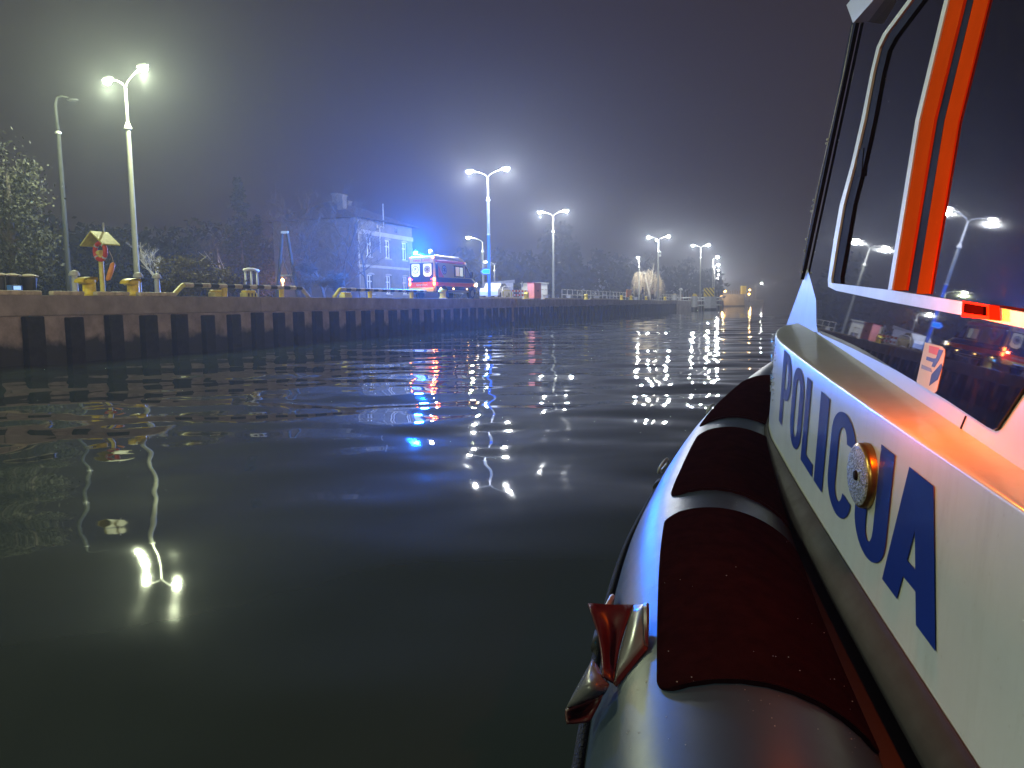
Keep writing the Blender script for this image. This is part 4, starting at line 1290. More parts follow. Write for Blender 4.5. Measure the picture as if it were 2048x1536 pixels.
b = MB(); b.tube([(0.4, 0.3, 1.7), (0.4, 0.3, 2.9)], 0.05, 6); b.tube([(-0.4, 0.3, 2.6), (-0.1, .3, 2.75), (0.4, 0.3, 2.7), (1.1, 0.3, 2.9)], 0.04, 6); b.build('mast', M['dark_metal'], r)
# timber fender fence behind the dolphins
r = thing('fender_fence', 'greenish timber fender fence between the mooring piles', 'fence', wpost(1372, 160, 0), 0)
p0 = r.location.copy()
for k in range(16):
    q = wpost(1364 + 5.2 * k, 160 + 0.6 * k, 0) - p0
    MB().box(q.x - 0.11, q.x + 0.11, q.y - 0.12, q.y + 0.12, -1.2, 3.2 + 0.35 * ((k * 7) % 3)).build('stake', M['rust_stain'] if k % 3 == 0 else M['rust'], r)
for z in (0.9, 1.9, 2.5):
    qa_, qb_ = wpost(1362, 159.6, 0) - p0, wpost(1444, 168, 0) - p0
    b = MB(); b.tube([(qa_.x, qa_.y - 0.25, z), (qb_.x, qb_.y - 0.25, z)], 0.13, 4); b.build('waler', M['pale_concrete'], r)
# gate wall with end post
ga, gb = wpost(1432, 262, 0), wpost(1488, 262, 0)
r = thing('lock_gate_wall', 'pale ochre wall jutting into the canal past the dolphins', 'wall', ((ga + gb) / 2), 0)
L = (gb - ga).length / 2
M['ochre'] = mat('ochre_render', (0.42, 0.33, 0.20), 0.85, var=0.35, scale=0.6, bump=0.3, bscale=4)
MB().box(-L, L, -0.5, 12, 0.35, 4.1, 0.05).build('wall_body', M['ochre'], r)
MB().box(-L - 0.1, L + 0.1, -0.6, 12.1, -1.4, 0.36).build('wet_foot', M['algae'], r)
for k in range(16):
    x = -L + 2 * L * (k + 0.5) / 16
    MB().box(x - 0.08, x + 0.08, 0.4, 0.55, 4.1, 5.2 + 0.5 * ((k * 5) % 4) / 3).build('picket', M['rust_stain'], r)
MB().box(L - 0.9, L + 0.6, -0.58, 1.4, 4.11, 6.9, 0.05).build('end_post', M['yellow'], r)
for px, py, dep, lab in ((1442, 590.5, 255, 'amber lamp at the left end of the ochre wall'), (1450, 582.5, 272, 'amber lamp above the left end of the ochre wall'), (1498, 588.5, 330, 'brighter amber lamp right of the ochre wall'), (1499.5, 580, 345, 'upper amber lamp right of the ochre wall')):
    p = at_depth(px, py, dep)
    zb = 4.0 if dep in (272,) else 1.2
    r = thing('harbour_lamp', lab, 'lamp', (p.x, p.y, zb), 0, 'amber lamps by the ochre wall')
    h = p.z - zb
    b = MB(); b.lathe([(0, 0), (0.1, 0), (0.08, max(h - 0.2, .1)), (0, max(h - 0.2, .1))], 8); b.build('post', M['dark_metal'], r)
    b = MB(); b.ball((0, 0, h), 0.42, 10); b.build('bulb', M['sodium'], r, True)
    if dep in (255, 330):
        add_light('harbour_glow', 'POINT', (0.2, -1.2, h), 2500, (1.0, 0.62, 0.22), r, 0.3)

# ------------------------------------------------------------------ people on the quay
def person(px, b0, label, face, height, jacket, legs, skin=(0.45, 0.30, 0.23), pose='stand', hair=(0.02, 0.018, 0.015)):
    r = thing('person', label, 'person', q_at(px, b0), face)
    k = height / 1.75
    J = {'pelvis': (0, 0, 0.95), 'chest': (0, -0.02, 1.30), 'neck': (0, -0.03, 1.48), 'head': (0, -0.05, 1.60), 'top': (0, -0.05, 1.72)}
    for s, n in ((-1, 'l'), (1, 'r')):
        J['hip' + n] = (s * 0.10, 0, 0.90); J['knee' + n] = (s * 0.12, -0.04, 0.50); J['ankle' + n] = (s * 0.13, 0.02, 0.09); J['toe' + n] = (s * 0.15, -0.14, 0.04)
        J['sh' + n] = (s * 0.19, -0.02, 1.42)
        if pose == 'arms':
            J['el' + n] = (s * 0.30, -0.06, 1.18); J['wr' + n] = (s * 0.12, -0.26, 1.16); J['ha' + n] = (s * 0.05, -0.30, 1.17)
        elif pose == 'point' and s > 0:
            J['el' + n] = (0.42, -0.10, 1.32); J['wr' + n] = (0.66, -0.16, 1.30); J['ha' + n] = (0.76, -0.18, 1.30)
        else:
            J['el' + n] = (s * 0.25, 0.02, 1.14); J['wr' + n] = (s * 0.24, -0.08, 0.90); J['ha' + n] = (s * 0.24, -0.10, 0.80)
    rad = {'pelvis': .145, 'chest': .165, 'neck': .06, 'head': .10, 'top': .06}
    for n in 'lr':
        rad.update({'hip' + n: .10, 'knee' + n: .065, 'ankle' + n: .05, 'toe' + n: .045, 'sh' + n: .075, 'el' + n: .055, 'wr' + n: .042, 'ha' + n: .04})
    E = [('pelvis', 'chest'), ('chest', 'neck'), ('neck', 'head'), ('head', 'top')]
    for n in 'lr':
        E += [('pelvis', 'hip' + n), ('hip' + n, 'knee' + n), ('knee' + n, 'ankle' + n), ('ankle' + n, 'toe' + n), ('chest', 'sh' + n), ('sh' + n, 'el' + n), ('el' + n, 'wr' + n), ('wr' + n, 'ha' + n)]
    names = list(J)
    me = bpy.data.meshes.new('body')
    me.from_pydata([Vector(J[n]) * k for n in names], [(names.index(a), names.index(c)) for a, c in E], [])
    o = bpy.data.objects.new('body', me); COL.objects.link(o); o.parent = r
    md = o.modifiers.new('skin', 'SKIN')
    sv = me.skin_vertices[0].data
    for i, n in enumerate(names):
        sv[i].radius = (rad[n] * k, rad[n] * k)
        sv[i].use_root = (n == 'pelvis')
    md.use_smooth_shade = True
    o.modifiers.new('sub', 'SUBSURF').levels = 1
    o.modifiers['sub'].render_levels = 2
    # clothes colours by height on the one body mesh
    m = bpy.data.materials.new('clothed_body'); m.use_nodes = True
    nt = m.node_tree; p = nt.nodes['Principled BSDF']; p.inputs['Roughness'].default_value = 0.8
    tc = nt.nodes.new('ShaderNodeTexCoord'); sx = nt.nodes.new('ShaderNodeSeparateXYZ'); mr = nt.nodes.new('ShaderNodeMapRange'); cr = nt.nodes.new('ShaderNodeValToRGB')
    nt.links.new(tc.outputs['Object'], sx.inputs[0]); nt.links.new(sx.outputs['Z'], mr.inputs['Value'])
    mr.inputs['From Max'].default_value = 1.8 * k
    nt.links.new(mr.outputs[0], cr.inputs[0]); nt.links.new(cr.outputs[0], p.inputs['Base Color'])
    cr.color_ramp.interpolation = 'CONSTANT'
    el = cr.color_ramp.elements
    el[0].position = 0; el[0].color = (0.5, 0.5, 0.48, 1)
    el[1].position = 0.055; el[1].color = (*legs, 1)
    for pos, c in ((0.50, jacket), (0.835, skin), (0.93, hair)):
        e_ = el.new(pos); e_.color = (*c, 1)
    me.materials.append(m)
    # hair / cap as its own child
    b = MB(); b.ball((0, -0.03 * k, 1.685 * k), 0.112 * k, 12, (1, 1.08, 0.85)); b.build('hair', mat('hair', hair, 0.7, var=0.2), r, True)
    b = MB(); b.ball((0, -0.155 * k, 1.605 * k), 0.022 * k, 6); b.build('nose', mat('skin', skin, 0.6, var=0.1), r, True)
    return r
person(1285, 1.8, 'person in black jacket and blue trousers with both hands in front', QR + R(85), 1.95, (0.025, 0.018, 0.022), (0.10, 0.13, 0.20), pose='arms')
person(1305, 1.2, 'person in tan jacket with dark trousers, back to the water', QR + R(200), 1.85, (0.38, 0.27, 0.18), (0.06, 0.045, 0.035))
person(1314, 1.0, 'person in grey overalls stretching an arm out to the right', QR + R(40), 1.72, (0.14, 0.14, 0.17), (0.12, 0.12, 0.15), pose='point')

# ------------------------------------------------------------------ ambulance
M['amb_body'] = mat('ambulance_cream', (0.66, 0.55, 0.26), 0.3, var=0.06, scale=3, coat=0.5)
M['amb_red'] = mat('ambulance_red', (0.95, 0.10, 0.008), 0.35, var=0.06, scale=3, coat=0.4)
M['amb_blue'] = mat('ambulance_navy', (0.018, 0.035, 0.16), 0.3, var=0.1, scale=3, coat=0.4)
M['amb_skirt'] = mat('ambulance_skirt', (0.03, 0.03, 0.045), 0.55, var=0.2, scale=3)
M['amb_yellow'] = mat('ambulance_bumper', (0.80, 0.58, 0.06), 0.4, var=0.15, scale=4)
M['tyre'] = mat('tyre', (0.02, 0.02, 0.022), 0.85, var=0.3)
M['rim'] = mat('wheel_rim', (0.4, 0.4, 0.42), 0.4, 0.5, var=0.2)
M['amb_glass'] = mat('ambulance_glass', (0.02, 0.02, 0.03), 0.1, var=0)
M['lit_pane'] = emit('lit_frosted_pane', (0.92, 1.0, 0.86), 0.5)
M['lit_pane2'] = emit('lit_frosted_pane_dim', (1.0, 0.82, 0.72), 0.3)
M['cab_lit'] = mat('cab_window', (0.35, 0.33, 0.28), 0.15, var=0.1)
M['tail'] = emit('tail_light', (1.0, 0.15, 0.03), 45)
M['tail_dim'] = emit('tail_light_dim', (1.0, 0.10, 0.06), 2.0)
M['amber'] = emit('marker_amber', (1.0, 0.58, 0.18), 16)
M['beacon'] = emit('blue_beacon', (0.03, 0.30, 1.0), 200)
M['work'] = emit('work_light', (1.0, 0.97, 0.84), 22)
M['head'] = emit('headlight', (1.0, 0.98, 0.95), 8)
M['print'] = mat('badge_print', (0.05, 0.07, 0.13), 0.5, var=0)
M['badge'] = mat('badge_pale', (0.55, 0.58, 0.66), 0.5, var=0)

VR = QR - R(6.0)
va = qa(873, 1.35)
VX = qp(va, 1.35 + 1.0)                     # centre of the tail at the ground
amb = thing('ambulance', 'parked ambulance with red and navy bands and flashing blue beacon on the quay', 'ambulance', VX, VR)
# local: y forward, x towards the water (the van's right side), z up
LV = 5.9
def vtop(y):
    pts = [(0.0, 2.66), (0.10, 2.74), (0.3, 2.79), (3.3, 2.76), (3.75, 2.66), (4.05, 2.44), (4.35, 2.10), (4.75, 1.62), (5.0, 1.42), (5.55, 1.22), (5.80, 1.02), (5.9, 0.72)]
    for (a, z0), (c, z1) in zip(pts, pts[1:]):
        if a <= y <= c: return z0 + (z1 - z0) * (y - a) / (c - a)
    return pts[-1][1]
def vhw(y, z):
    w = 0.985
    if z > 1.15: w -= 0.075 * ((z - 1.15) / 1.5) ** 1.6
    if z < 0.6: w -= 0.02
    if y > 4.2: w -= 0.16 * ((y - 4.2) / 1.7) ** 2
    if y < 0.12: w -= 0.05 * (1 - y / 0.12) ** 2
    return w
def vsec(y):
    top = vtop(y); bot = 0.42 if y > 0.25 else 0.48
    P = []
    zs = [bot, 0.6, 0.9, 1.15, 1.5, 1.9, 2.3, 2.55]
    zs = [min(z, top - 0.14) for z in zs]
    for z in zs: P.append((vhw(y, z), z))
    w = vhw(y, top - 0.14)
    for k in range(1, 6):
        a = PI / 2 * k / 5
        P.append((w - 0.16 + 0.16 * math.cos(a), top - 0.14 + 0.14 * math.sin(a)))
    return P
ys = [0, 0.03, 0.08, 0.15, 0.3, 0.8, 1.4, 2.0, 2.6, 3.2, 3.5, 3.75, 3.9, 4.05, 4.2, 4.35, 4.55, 4.75, 5.0, 5.25, 5.5, 5.7, 5.82, 5.9]
b = MB()
secs = []
for y in ys:
    P = vsec(y)
    full_ = P + [(-x, z) for x, z in reversed(P)]
    secs.append([b.bm.verts.new((x, y, z)) for x, z in full_])
for A, C in zip(secs, secs[1:]):
    n = len(A)
    for k in range(n):
        b.bm.faces.new([A[k], A[(k + 1) % n], C[(k + 1) % n], C[k]])
b.bm.faces.new(secs[0]); b.bm.faces.new(secs[-1][::-1])
body = b.build('body', M['amb_body'], amb, True, angle=35)
def side_panel(y0, y1, z0, z1, m, name, off=0.006, par=None, s=1, poly=None, ny=14, nz=4):
    b = MB()
    fz0 = z0 if callable(z0) else (lambda y: z0)
    fz1 = z1 if callable(z1) else (lambda y: z1)
    b.grid(lambda i, j: (s * (vhw(y0 + (y1 - y0) * i / ny, fz0(y0 + (y1 - y0) * i / ny) + (fz1(y0 + (y1 - y0) * i / ny) - fz0(y0 + (y1 - y0) * i / ny)) * j / nz) + off),
                         y0 + (y1 - y0) * i / ny, fz0(y0 + (y1 - y0) * i / ny) + (fz1(y0 + (y1 - y0) * i / ny) - fz0(y0 + (y1 - y0) * i / ny)) * j / nz), range(ny + 1), range(nz + 1))
    o = b.build(name, m, par or amb, True, recalc=False)
    md = o.modifiers.new('thickness', 'SOLIDIFY'); md.thickness = 0.005; md.offset = 0
    return o
def sp_pt(y, z, off, s=1):
    return (s * (vhw(y, z) + off), y, z)
def side_poly(poly, m, name, off, par=None, s=1):
    b = MB(); b.bm.faces.new([b.bm.verts.new(sp_pt(y, z, off, s)) for y, z in poly])
    o = b.build(name, m, par or amb); md = o.modifiers.new('thickness', 'SOLIDIFY'); md.thickness = 0.005; md.offset = 0
    return o
for s in (1, -1):
    side_panel(0.16, 4.05, 2.30, 2.47, M['amb_red'], 'red_stripe', s=s)
    side_panel(0.16, 5.45, lambda y: 1.07, lambda y: min(1.36, vtop(y) - 0.16), M['amb_blue'], 'navy_band', s=s)
    side_panel(0.16, 5.5, lambda y: 0.80, lambda y: min(1.06, vtop(y) - 0.17), M['amb_red'], 'red_band', s=s)
    side_panel(0.16, 5.7, 0.43, 0.79, M['amb_skirt'], 'skirt', s=s)
    side_panel(0.13, 0.42, 1.37, 2.29, M['amb_blue'], 'corner_band', s=s, ny=4)
    w = side_panel(2.42, 3.72, 1.42, 2.18, M['amb_glass'], 'side_window', off=0.010, s=s, ny=8)
    side_panel(2.62, 3.10, 1.50, 2.10, M['lit_pane2'], 'lit_pane', off=0.016, par=w, s=s, ny=3)
    side_panel(3.18, 3.58, 1.50, 2.08, M['lit_pane'], 'lit_pane', off=0.016, par=w, s=s, ny=3)
    side_poly([(3.86, 1.40), (4.92, 1.40), (4.72, 1.52), (4.30, 1.98), (4.12, 2.18), (3.92, 2.20)], M['amb_glass'], 'cab_window', 0.010, s=s)
    side_poly([(3.95, 1.46), (4.52, 1.46), (4.22, 1.90), (4.0, 2.05)], M['cab_lit'], 'cab_glass', 0.018, s=s)
    side_poly([(0.46, 1.38), (1.12, 1.38), (0.92, 1.58), (0.46, 2.10)], M['amb_red'], 'red_flash', 0.0065, s=s)
    # star of life badge
    c_, rr = (1.18, 1.86), 0.30
    bd = side_poly([(c_[0] + rr * 0.95 * math.cos(2 * PI * k / 24), c_[1] + rr * math.sin(2 * PI * k / 24)) for k in range(24)], M['print'], 'badge', 0.012, s=s)
    side_poly([(c_[0] + rr * 0.75 * math.cos(2 * PI * k / 24), c_[1] + rr * 0.8 * math.sin(2 * PI * k / 24)) for k in range(24)], M['badge'], 'badge_disc', 0.018, par=bd, s=s)
    pts = []
    for q in range(6):
        a = q * PI / 3
        for r_, da in ((0.055, -PI / 6), (0.19, -0.24), (0.19, 0.24)):
            pts.append((c_[0] + r_ * math.sin(a + da), c_[1] + r_ * math.cos(a + da)))
    side_poly(pts, M['print'], 'star', 0.024, par=bd, s=s)
    for y in (0.62, 2.25, 4.05):
        b = MB(); b.ball(sp_pt(y, 0.66, 0.015, s), 0.052, 8); b.build('marker_light', M['amber'], amb, True)
    # mirror
    b = MB(); b.box(s * 1.02 - 0.12, s * 1.02 + 0.12, 4.62, 4.74, 1.45, 1.82, 0.04, 2); b.build('mirror', M['amb_skirt'], amb, True)
    # wheels
    for y in (1.10, 4.85):
        b = MB(); b.tube([(s * 0.74, y, 0.36), (s * 0.98, y, 0.36)], 0.36, 22); wt = b.build('tyre', M['tyre'], amb, True, angle=40)
        b = MB(); b.tube([(s * 0.97, y, 0.36), (s * 0.992, y, 0.36)], 0.22, 18); b.build('rim', M['rim'], wt, True, angle=40)
        b = MB()
        b.tube([(s * 0.975, y + 0.43 * math.cos(a), 0.38 + 0.43 * math.sin(a)) for a in [PI * k / 12 for k in range(13)]], 0.045, 6); b.build('wheel_arch', M['amb_skirt'], amb, True)
    b = MB(); b.box(s * 0.80 - 0.11, s * 0.80 + 0.11, 5.52, 5.76, 0.84, 1.10, 0.05, 2); b.build('headlight', M['head'], amb, True)
    b = MB(); b.box(s * 0.90 - 0.05, s * 0.90 + 0.05, 5.22, 5.46, 0.88, 0.98, 0.02); b.build('indicator', M['amber'], amb, True)
b = MB(); b.grid(lambda u, y: (u * (vhw(y, vtop(y)) - 0.12), y + 0.012, vtop(y) + 0.008), [-1, -.5, 0, .5, 1], [4.02, 4.2, 4.35, 4.55, 4.75, 4.95]); b.build('windscreen', M['amb_glass'], amb, True)
# rear face (y = 0): panels stand off by a few mm; u to the right seen from behind = +x... the water side
def rear(u0, u1, z0, z1, m, name, off=0.008, par=None):
    return MB().box(u0, u1, -off, -off + 0.005, z0, z1).build(name, m, par or amb)
def rear_poly(poly, m, name, off, par=None):
    b = MB(); b.prism(poly, (-off, -off + 0.005), lambda u, v, w: (u, w, v)); return b.build(name, m, par or amb)
rear(-0.88, 0.88, 1.07, 2.28, M['amb_blue'], 'navy_panel')
rear(-0.90, 0.90, 0.72, 1.06, M['amb_red'], 'red_panel')
rear(-0.012, 0.012, 0.74, 2.55, M['amb_skirt'], 'door_gap', 0.0145)
def rpane(cx, lit, ch):
    o_ = [(-0.36, 1.50), (-0.36, 2.22), (-0.30, 2.28), (0.30, 2.28), (0.36, 2.22), (0.36, 1.50), (0.20, 1.36), (-0.20, 1.36)]
    w_ = rear_poly([(cx + x, z) for x, z in o_], M['amb_skirt'], 'rear_window', 0.021)
    rear_poly([(cx + x * 0.86, 1.82 + (z - 1.82) * 0.88) for x, z in o_], lit, 'frosted_pane', 0.028, w_)
    ringp = [(cx + 0.235 * math.cos(2 * PI * k / 26), 1.86 + 0.235 * math.sin(2 * PI * k / 26)) for k in range(26)]
    rg = rear_poly(ringp, M['print'], 'badge_ring', 0.035, w_)
    rear_poly([(cx + (x - cx) * 0.86, 1.86 + (z - 1.86) * 0.86) for x, z in ringp], M['badge'] if ch == '*' else lit, 'badge_disc', 0.042, w_)
    if ch == '*':
        pts = []
        for q in range(6):
            a = q * PI / 3
            for r_, da in ((0.045, -PI / 6), (0.155, -0.24), (0.155, 0.24)):
                pts.append((cx + r_ * math.sin(a + da), 1.86 + r_ * math.cos(a + da)))
        rear_poly(pts, M['print'], 'star', 0.049, w_)
    else:
        text_obj('P', 0.30, M['print'], w_, 'letter_p', Matrix.Translation((cx, -0.049, 1.86)) @ Matrix.Rotation(R(90), 4, 'X'), 0.006)
rpane(-0.44, M['lit_pane'], 'P')
rpane(0.44, M['lit_pane'], '*')
M['amb_print_red'] = mat('lettering_red', (0.65, 0.05, 0.05), 0.5, var=0)
M['amb_print_pale'] = mat('lettering_pale', (0.75, 0.60, 0.45), 0.5, var=0)
text_obj('AMBULANS', 0.20, M['amb_print_red'], amb, 'lettering', Matrix.Translation((0.0, -0.010, 2.43)) @ Matrix.Rotation(R(90), 4, 'X'), 0.004, 1.25)
text_obj('GDAŃSK', 0.17, M['amb_print_pale'], amb, 'lettering', Matrix.Translation((0.0, -0.0145, 0.89)) @ Matrix.Rotation(R(90), 4, 'X'), 0.004, 1.3)
b = MB(); b.box(-0.95, 0.95, -0.16, 0.05, 0.44, 0.71, 0.05, 2); b.build('rear_bumper', M['amb_yellow'], amb, True, angle=40)
b = MB(); b.box(-0.5, 0.5, -0.30, -0.14, 0.44, 0.50, 0.02); b.build('rear_step', M['amb_yellow'], amb)
for s in (-1, 1):
    for z, mm in ((0.96, 'tail'), (1.24, 'tail')):
        b = MB(); b.box(s * 0.90 - 0.06, s * 0.90 + 0.065, -0.03, 0.06, z - 0.10, z + 0.10, 0.03, 2); b.build('tail_light', M[mm], amb, True)
    b = MB(); b.box(s * 0.84 - 0.07, s * 0.84 + 0.07, -0.02, 0.05, 2.56, 2.66, 0.02, 2); b.build('high_light', M['tail' if s > 0 else 'tail_dim'], amb, True)
    b = MB(); b.ball((s * 0.72, -0.02, 1.24), 0.05, 8); b.build('reverse_reflector', M['tail_dim'], amb, True)
add_light('tail_glow', 'POINT', (0.95, -0.4, 1.1), 45, (1.0, 0.12, 0.05), amb, 0.06)
# roof: beacon bar, beacons, work light, bright roof edge strip
b = MB(); b.box(-0.80, 0.80, 0.12, 0.36, 2.76, 2.84, 0.02, 2); b.build('beacon_bar', M['amb_blue'], amb, True)
for s in (-1, 1):
    b = MB(); b.lathe([(0.13, 2.84), (0.13, 2.96), (0.10, 3.03), (0, 3.05)], 16, (s * 0.58, 0.24, 0)); b.build('beacon', M['beacon'] if s < 0 else M['grey_box'], amb, True)
b = MB(); b.ball((0.55, 0.20, 3.0), 0.11, 12); b.build('work_light', M['work'], amb, True)
b = MB(); b.box(0.70, 0.76, 0.5, 3.4, 2.765, 2.80); b.build('roof_rail', M['white'], amb)
add_light('beacon_glow', 'POINT', (-0.58, 0.24, 3.22), 30000, (0.008, 0.17, 1.0), amb, 0.3)
add_light('work_glow', 'POINT', (0.55, 0.2, 3.2), 150, (1.0, 0.95, 0.8), amb, 0.08)

# ------------------------------------------------------------------ house
hA = at_depth(718, 598, 70); hB = at_depth(827, 598, 80)
hA = Vector((hA.x, hA.y, QZ)); hB = Vector((hB.x, hB.y, QZ))
hd = (hB - hA); HL = hd.length
hrz = math.atan2(hd.y, hd.x)
house = thing('brick_house', 'old two-storey house with white window frames lit blue behind the ambulance', 'house', hA, hrz)
# local: x along the lit facade, y away behind it (facade at y = 0 faces -y), z up
HD, HE = 9.0, 7.5
def hbox(x0, x1, y0, y1, z0, z1, m, name, par=None, bev=0.0):
    return MB().box(x0, x1, y0, y1, z0, z1, bev).build(name, M[m], par or house)
wins = [(0.19, 4.15, 1.05, 1.75), (0.52, 4.15, 1.05, 1.75), (0.84, 4.15, 1.05, 1.75), (0.21, 0.75, 1.0, 1.75), (0.52, 0.75, 1.0, 1.75), (0.84, 0.75, 1.0, 1.75)]
# facade built round its window openings
xs_ = []
cols = [(f * HL, w) for f, z, w, h in wins[:3]]
for z0, z1 in ((0, 0.75), (2.5, 4.15), (5.9, HE)):
    hbox(0, HL, 0, 0.35, z0, z1, 'render', 'wall')
for z0, z1 in ((0.75, 2.5), (4.15, 5.9)):
    x = 0
    for cx, w in cols:
        hbox(x, cx - w / 2, 0.0, 0.35, z0, z1, 'render', 'wall'); x = cx + w / 2
    hbox(x, HL, 0.0, 0.35, z0, z1, 'render', 'wall')
hbox(0.0, 0.35, 0.351, HD, 0, HE, 'brick', 'wall')
hbox(HL - 0.35, HL, 0.351, HD, 0, HE, 'render', 'wall')
hbox(0.351, HL - 0.351, HD - 0.35, HD, 0, HE, 'brick', 'wall')
hbox(0.36, HL - 0.36, 0.36, HD - 0.36, 0.05, HE - 0.05, 'lining', 'room_core')
hbox(-0.06, HL + 0.06, -0.06, -0.002, 3.15, 3.38, 'cornice', 'string_course')
hbox(-0.08, HL + 0.08, -0.09, -0.003, 6.12, 6.52, 'cornice', 'cornice')
for f, z, w, h in wins:
    cx = f * HL
    wn = hbox(cx - w / 2 - 0.10, cx + w / 2 + 0.10, -0.07, -0.001, z - 0.12, z - 0.002, 'cornice', 'window_sill')
    hbox(cx - w / 2, cx + w / 2, 0.22, 0.24, z, z + h, 'house_glass', 'pane', wn)
    for x0, x1, z0, z1 in ((cx - w / 2, cx - w / 2 + 0.10, z, z + h), (cx + w / 2 - 0.10, cx + w / 2, z, z + h), (cx - w / 2 + 0.10, cx + w / 2 - 0.10, z, z + 0.10), (cx - w / 2 + 0.10, cx + w / 2 - 0.10, z + h - 0.12, z + h),
                           (cx - 0.06, cx + 0.06, z + 0.10, z + h - 0.12), (cx - w / 2 + 0.10, cx - 0.06, z + h * 0.62, z + h * 0.62 + 0.10), (cx + 0.06, cx + w / 2 - 0.10, z + h * 0.62, z + h * 0.62 + 0.10)):
        hbox(x0, x1, 0.12, 0.21, z0, z1, 'white', 'window_frame', wn)
    b = MB()
    arch = [(cx + (w / 2 + 0.12) * math.cos(PI - PI * k / 8), z + h + 0.02 + 0.16 * math.sin(PI * k / 8)) for k in range(9)]
    b.prism(arch, (-0.03, -0.001), lambda u, v, ww: (u, ww, v)); b.build('window_arch', M['cornice'], wn)
for f in (0.35, 0.68):
    hbox(f * HL - 0.25, f * HL + 0.25, -0.02, -0.001, 6.75, 7.15, 'house_glass', 'attic_window')
# hipped roof
b = MB()
o_ = 0.7
v = [b.bm.verts.new(p) for p in ((-o_, -o_, HE), (HL + o_, -o_, HE), (HL + o_, HD + o_, HE), (-o_, HD + o_, HE), (2.8, HD / 2, HE + 2.0), (HL - 2.8, HD / 2, HE + 2.0))]
for q in ((0, 1, 5, 4), (1, 2, 5), (2, 3, 4, 5), (3, 0, 4), (3, 2, 1, 0)): b.bm.faces.new([v[k] for k in q])
roof = b.build('roof', M['roof'], house)
for x, y, hgt in ((1.2, 2.2, 2.1), (5.0, 5.2, 2.9), (8.2, 6.0, 2.6)):
    hbox(x - 0.35, x + 0.35, y - 0.3, y + 0.3, HE + 0.1, HE + hgt, 'brick', 'chimney', roof)
    hbox(x - 0.42, x + 0.42, y - 0.37, y + 0.37, HE + hgt, HE + hgt + 0.15, 'brick', 'chimney_cap', roof)
b = MB(); b.tube([(4.4, -0.25, 6.9), (4.4, -0.25, 9.2)], 0.06, 8); b.build('flue_pipe', M['steel'], house, True)
b = MB(); b.tube([(3.9, -0.12, 4.6), (3.9, -0.12, 7.0), (4.4, -0.25, 7.05)], 0.06, 8); b.build('downpipe', M['steel'], house, True)
b = MB(); b.tube([(0.05, -0.12, 0.0), (0.05, -0.12, 7.3)], 0.06, 8); b.build('downpipe', M['steel'], house, True)

# ------------------------------------------------------------------ trees
def bare_tree(loc, label, H, seed, mats=('bark', 'twig'), spread=0.5, levels=5, trunk=0.16, droop=0.0, kids=(3, 4), name='bare_tree', group=None, lean=0.05, cat='tree', low=0.3):
    rnd = random.Random(seed)
    r = thing(name, label, cat, loc, rnd.uniform(0, 6), group)
    bt, bw = MB(), MB()
    def grow(p, d, L, rad, lev):
        n = 4 if lev < 2 else 3
        pts, rr = [p], [rad]
        q = p.copy(); dd = d.copy()
        for k in range(n):
            dd = (dd + Vector((rnd.gauss(0, .13), rnd.gauss(0, .13), rnd.gauss(0.03, .08) - droop * lev * 0.12))).normalized()
            q = q + dd * (L / n)
            pts.append(q.copy()); rr.append(rad * (1 - 0.5 * (k + 1) / n))
        (bt if lev < 2 else bw).tube(pts, [max(x, 0.006) for x in rr], 6 if lev < 2 else 3, caps=False)
        if lev >= levels: return
        for k in range(rnd.randint(*kids) + (2 if lev == 0 else 0)):
            f = rnd.uniform(low if lev == 0 else 0.25, 1.0)
            i = min(int(f * n), n - 1)
            bp = pts[i].lerp(pts[i + 1], f * n - i)
            ax = Vector((rnd.gauss(0, 1), rnd.gauss(0, 1), rnd.gauss(0, .35)))
            nd = (dd * (1 - spread) + ax.normalized() * spread * 1.2 + Vector((0, 0, 0.18 - droop * 0.25 * lev))).normalized()
            grow(bp, nd, L * rnd.uniform(0.5, 0.74), max(rr[i] * 0.58, 0.006), lev + 1)
    grow(Vector((0, 0, 0)), Vector((rnd.gauss(0, lean), rnd.gauss(0, lean), 1)).normalized(), H * 0.52, trunk, 0)
    bt.build('trunk', M[mats[0]], r, True)
    bw.build('crown', M[mats[1]], r, False, recalc=False)
    return r

def leaf_mesh(rnd, pts, size, m, name, parent, flat=0.0):
    V, Fc = [], []
    for c in pts:
        n = Vector((rnd.gauss(0, 1), rnd.gauss(0, 1), rnd.gauss(0, 1) + flat)).normalized()
        a = n.orthogonal().normalized(); bq = n.cross(a)
        th = rnd.uniform(0, 6.28)
        a, bq = a * math.cos(th) + bq * math.sin(th), bq * math.cos(th) - a * math.sin(th)
        s = size * rnd.uniform(0.6, 1.4)
        i = len(V)
        V += [c - a * s, c + bq * s * 0.5, c + a * s, c - bq * s * 0.5]
        Fc.append((i, i + 1, i + 2, i + 3))
    me = bpy.data.meshes.new(name); me.from_pydata(V, [], Fc); me.materials.append(M[m])
    o = bpy.data.objects.new(name, me); COL.objects.link(o); o.parent = parent
    return o

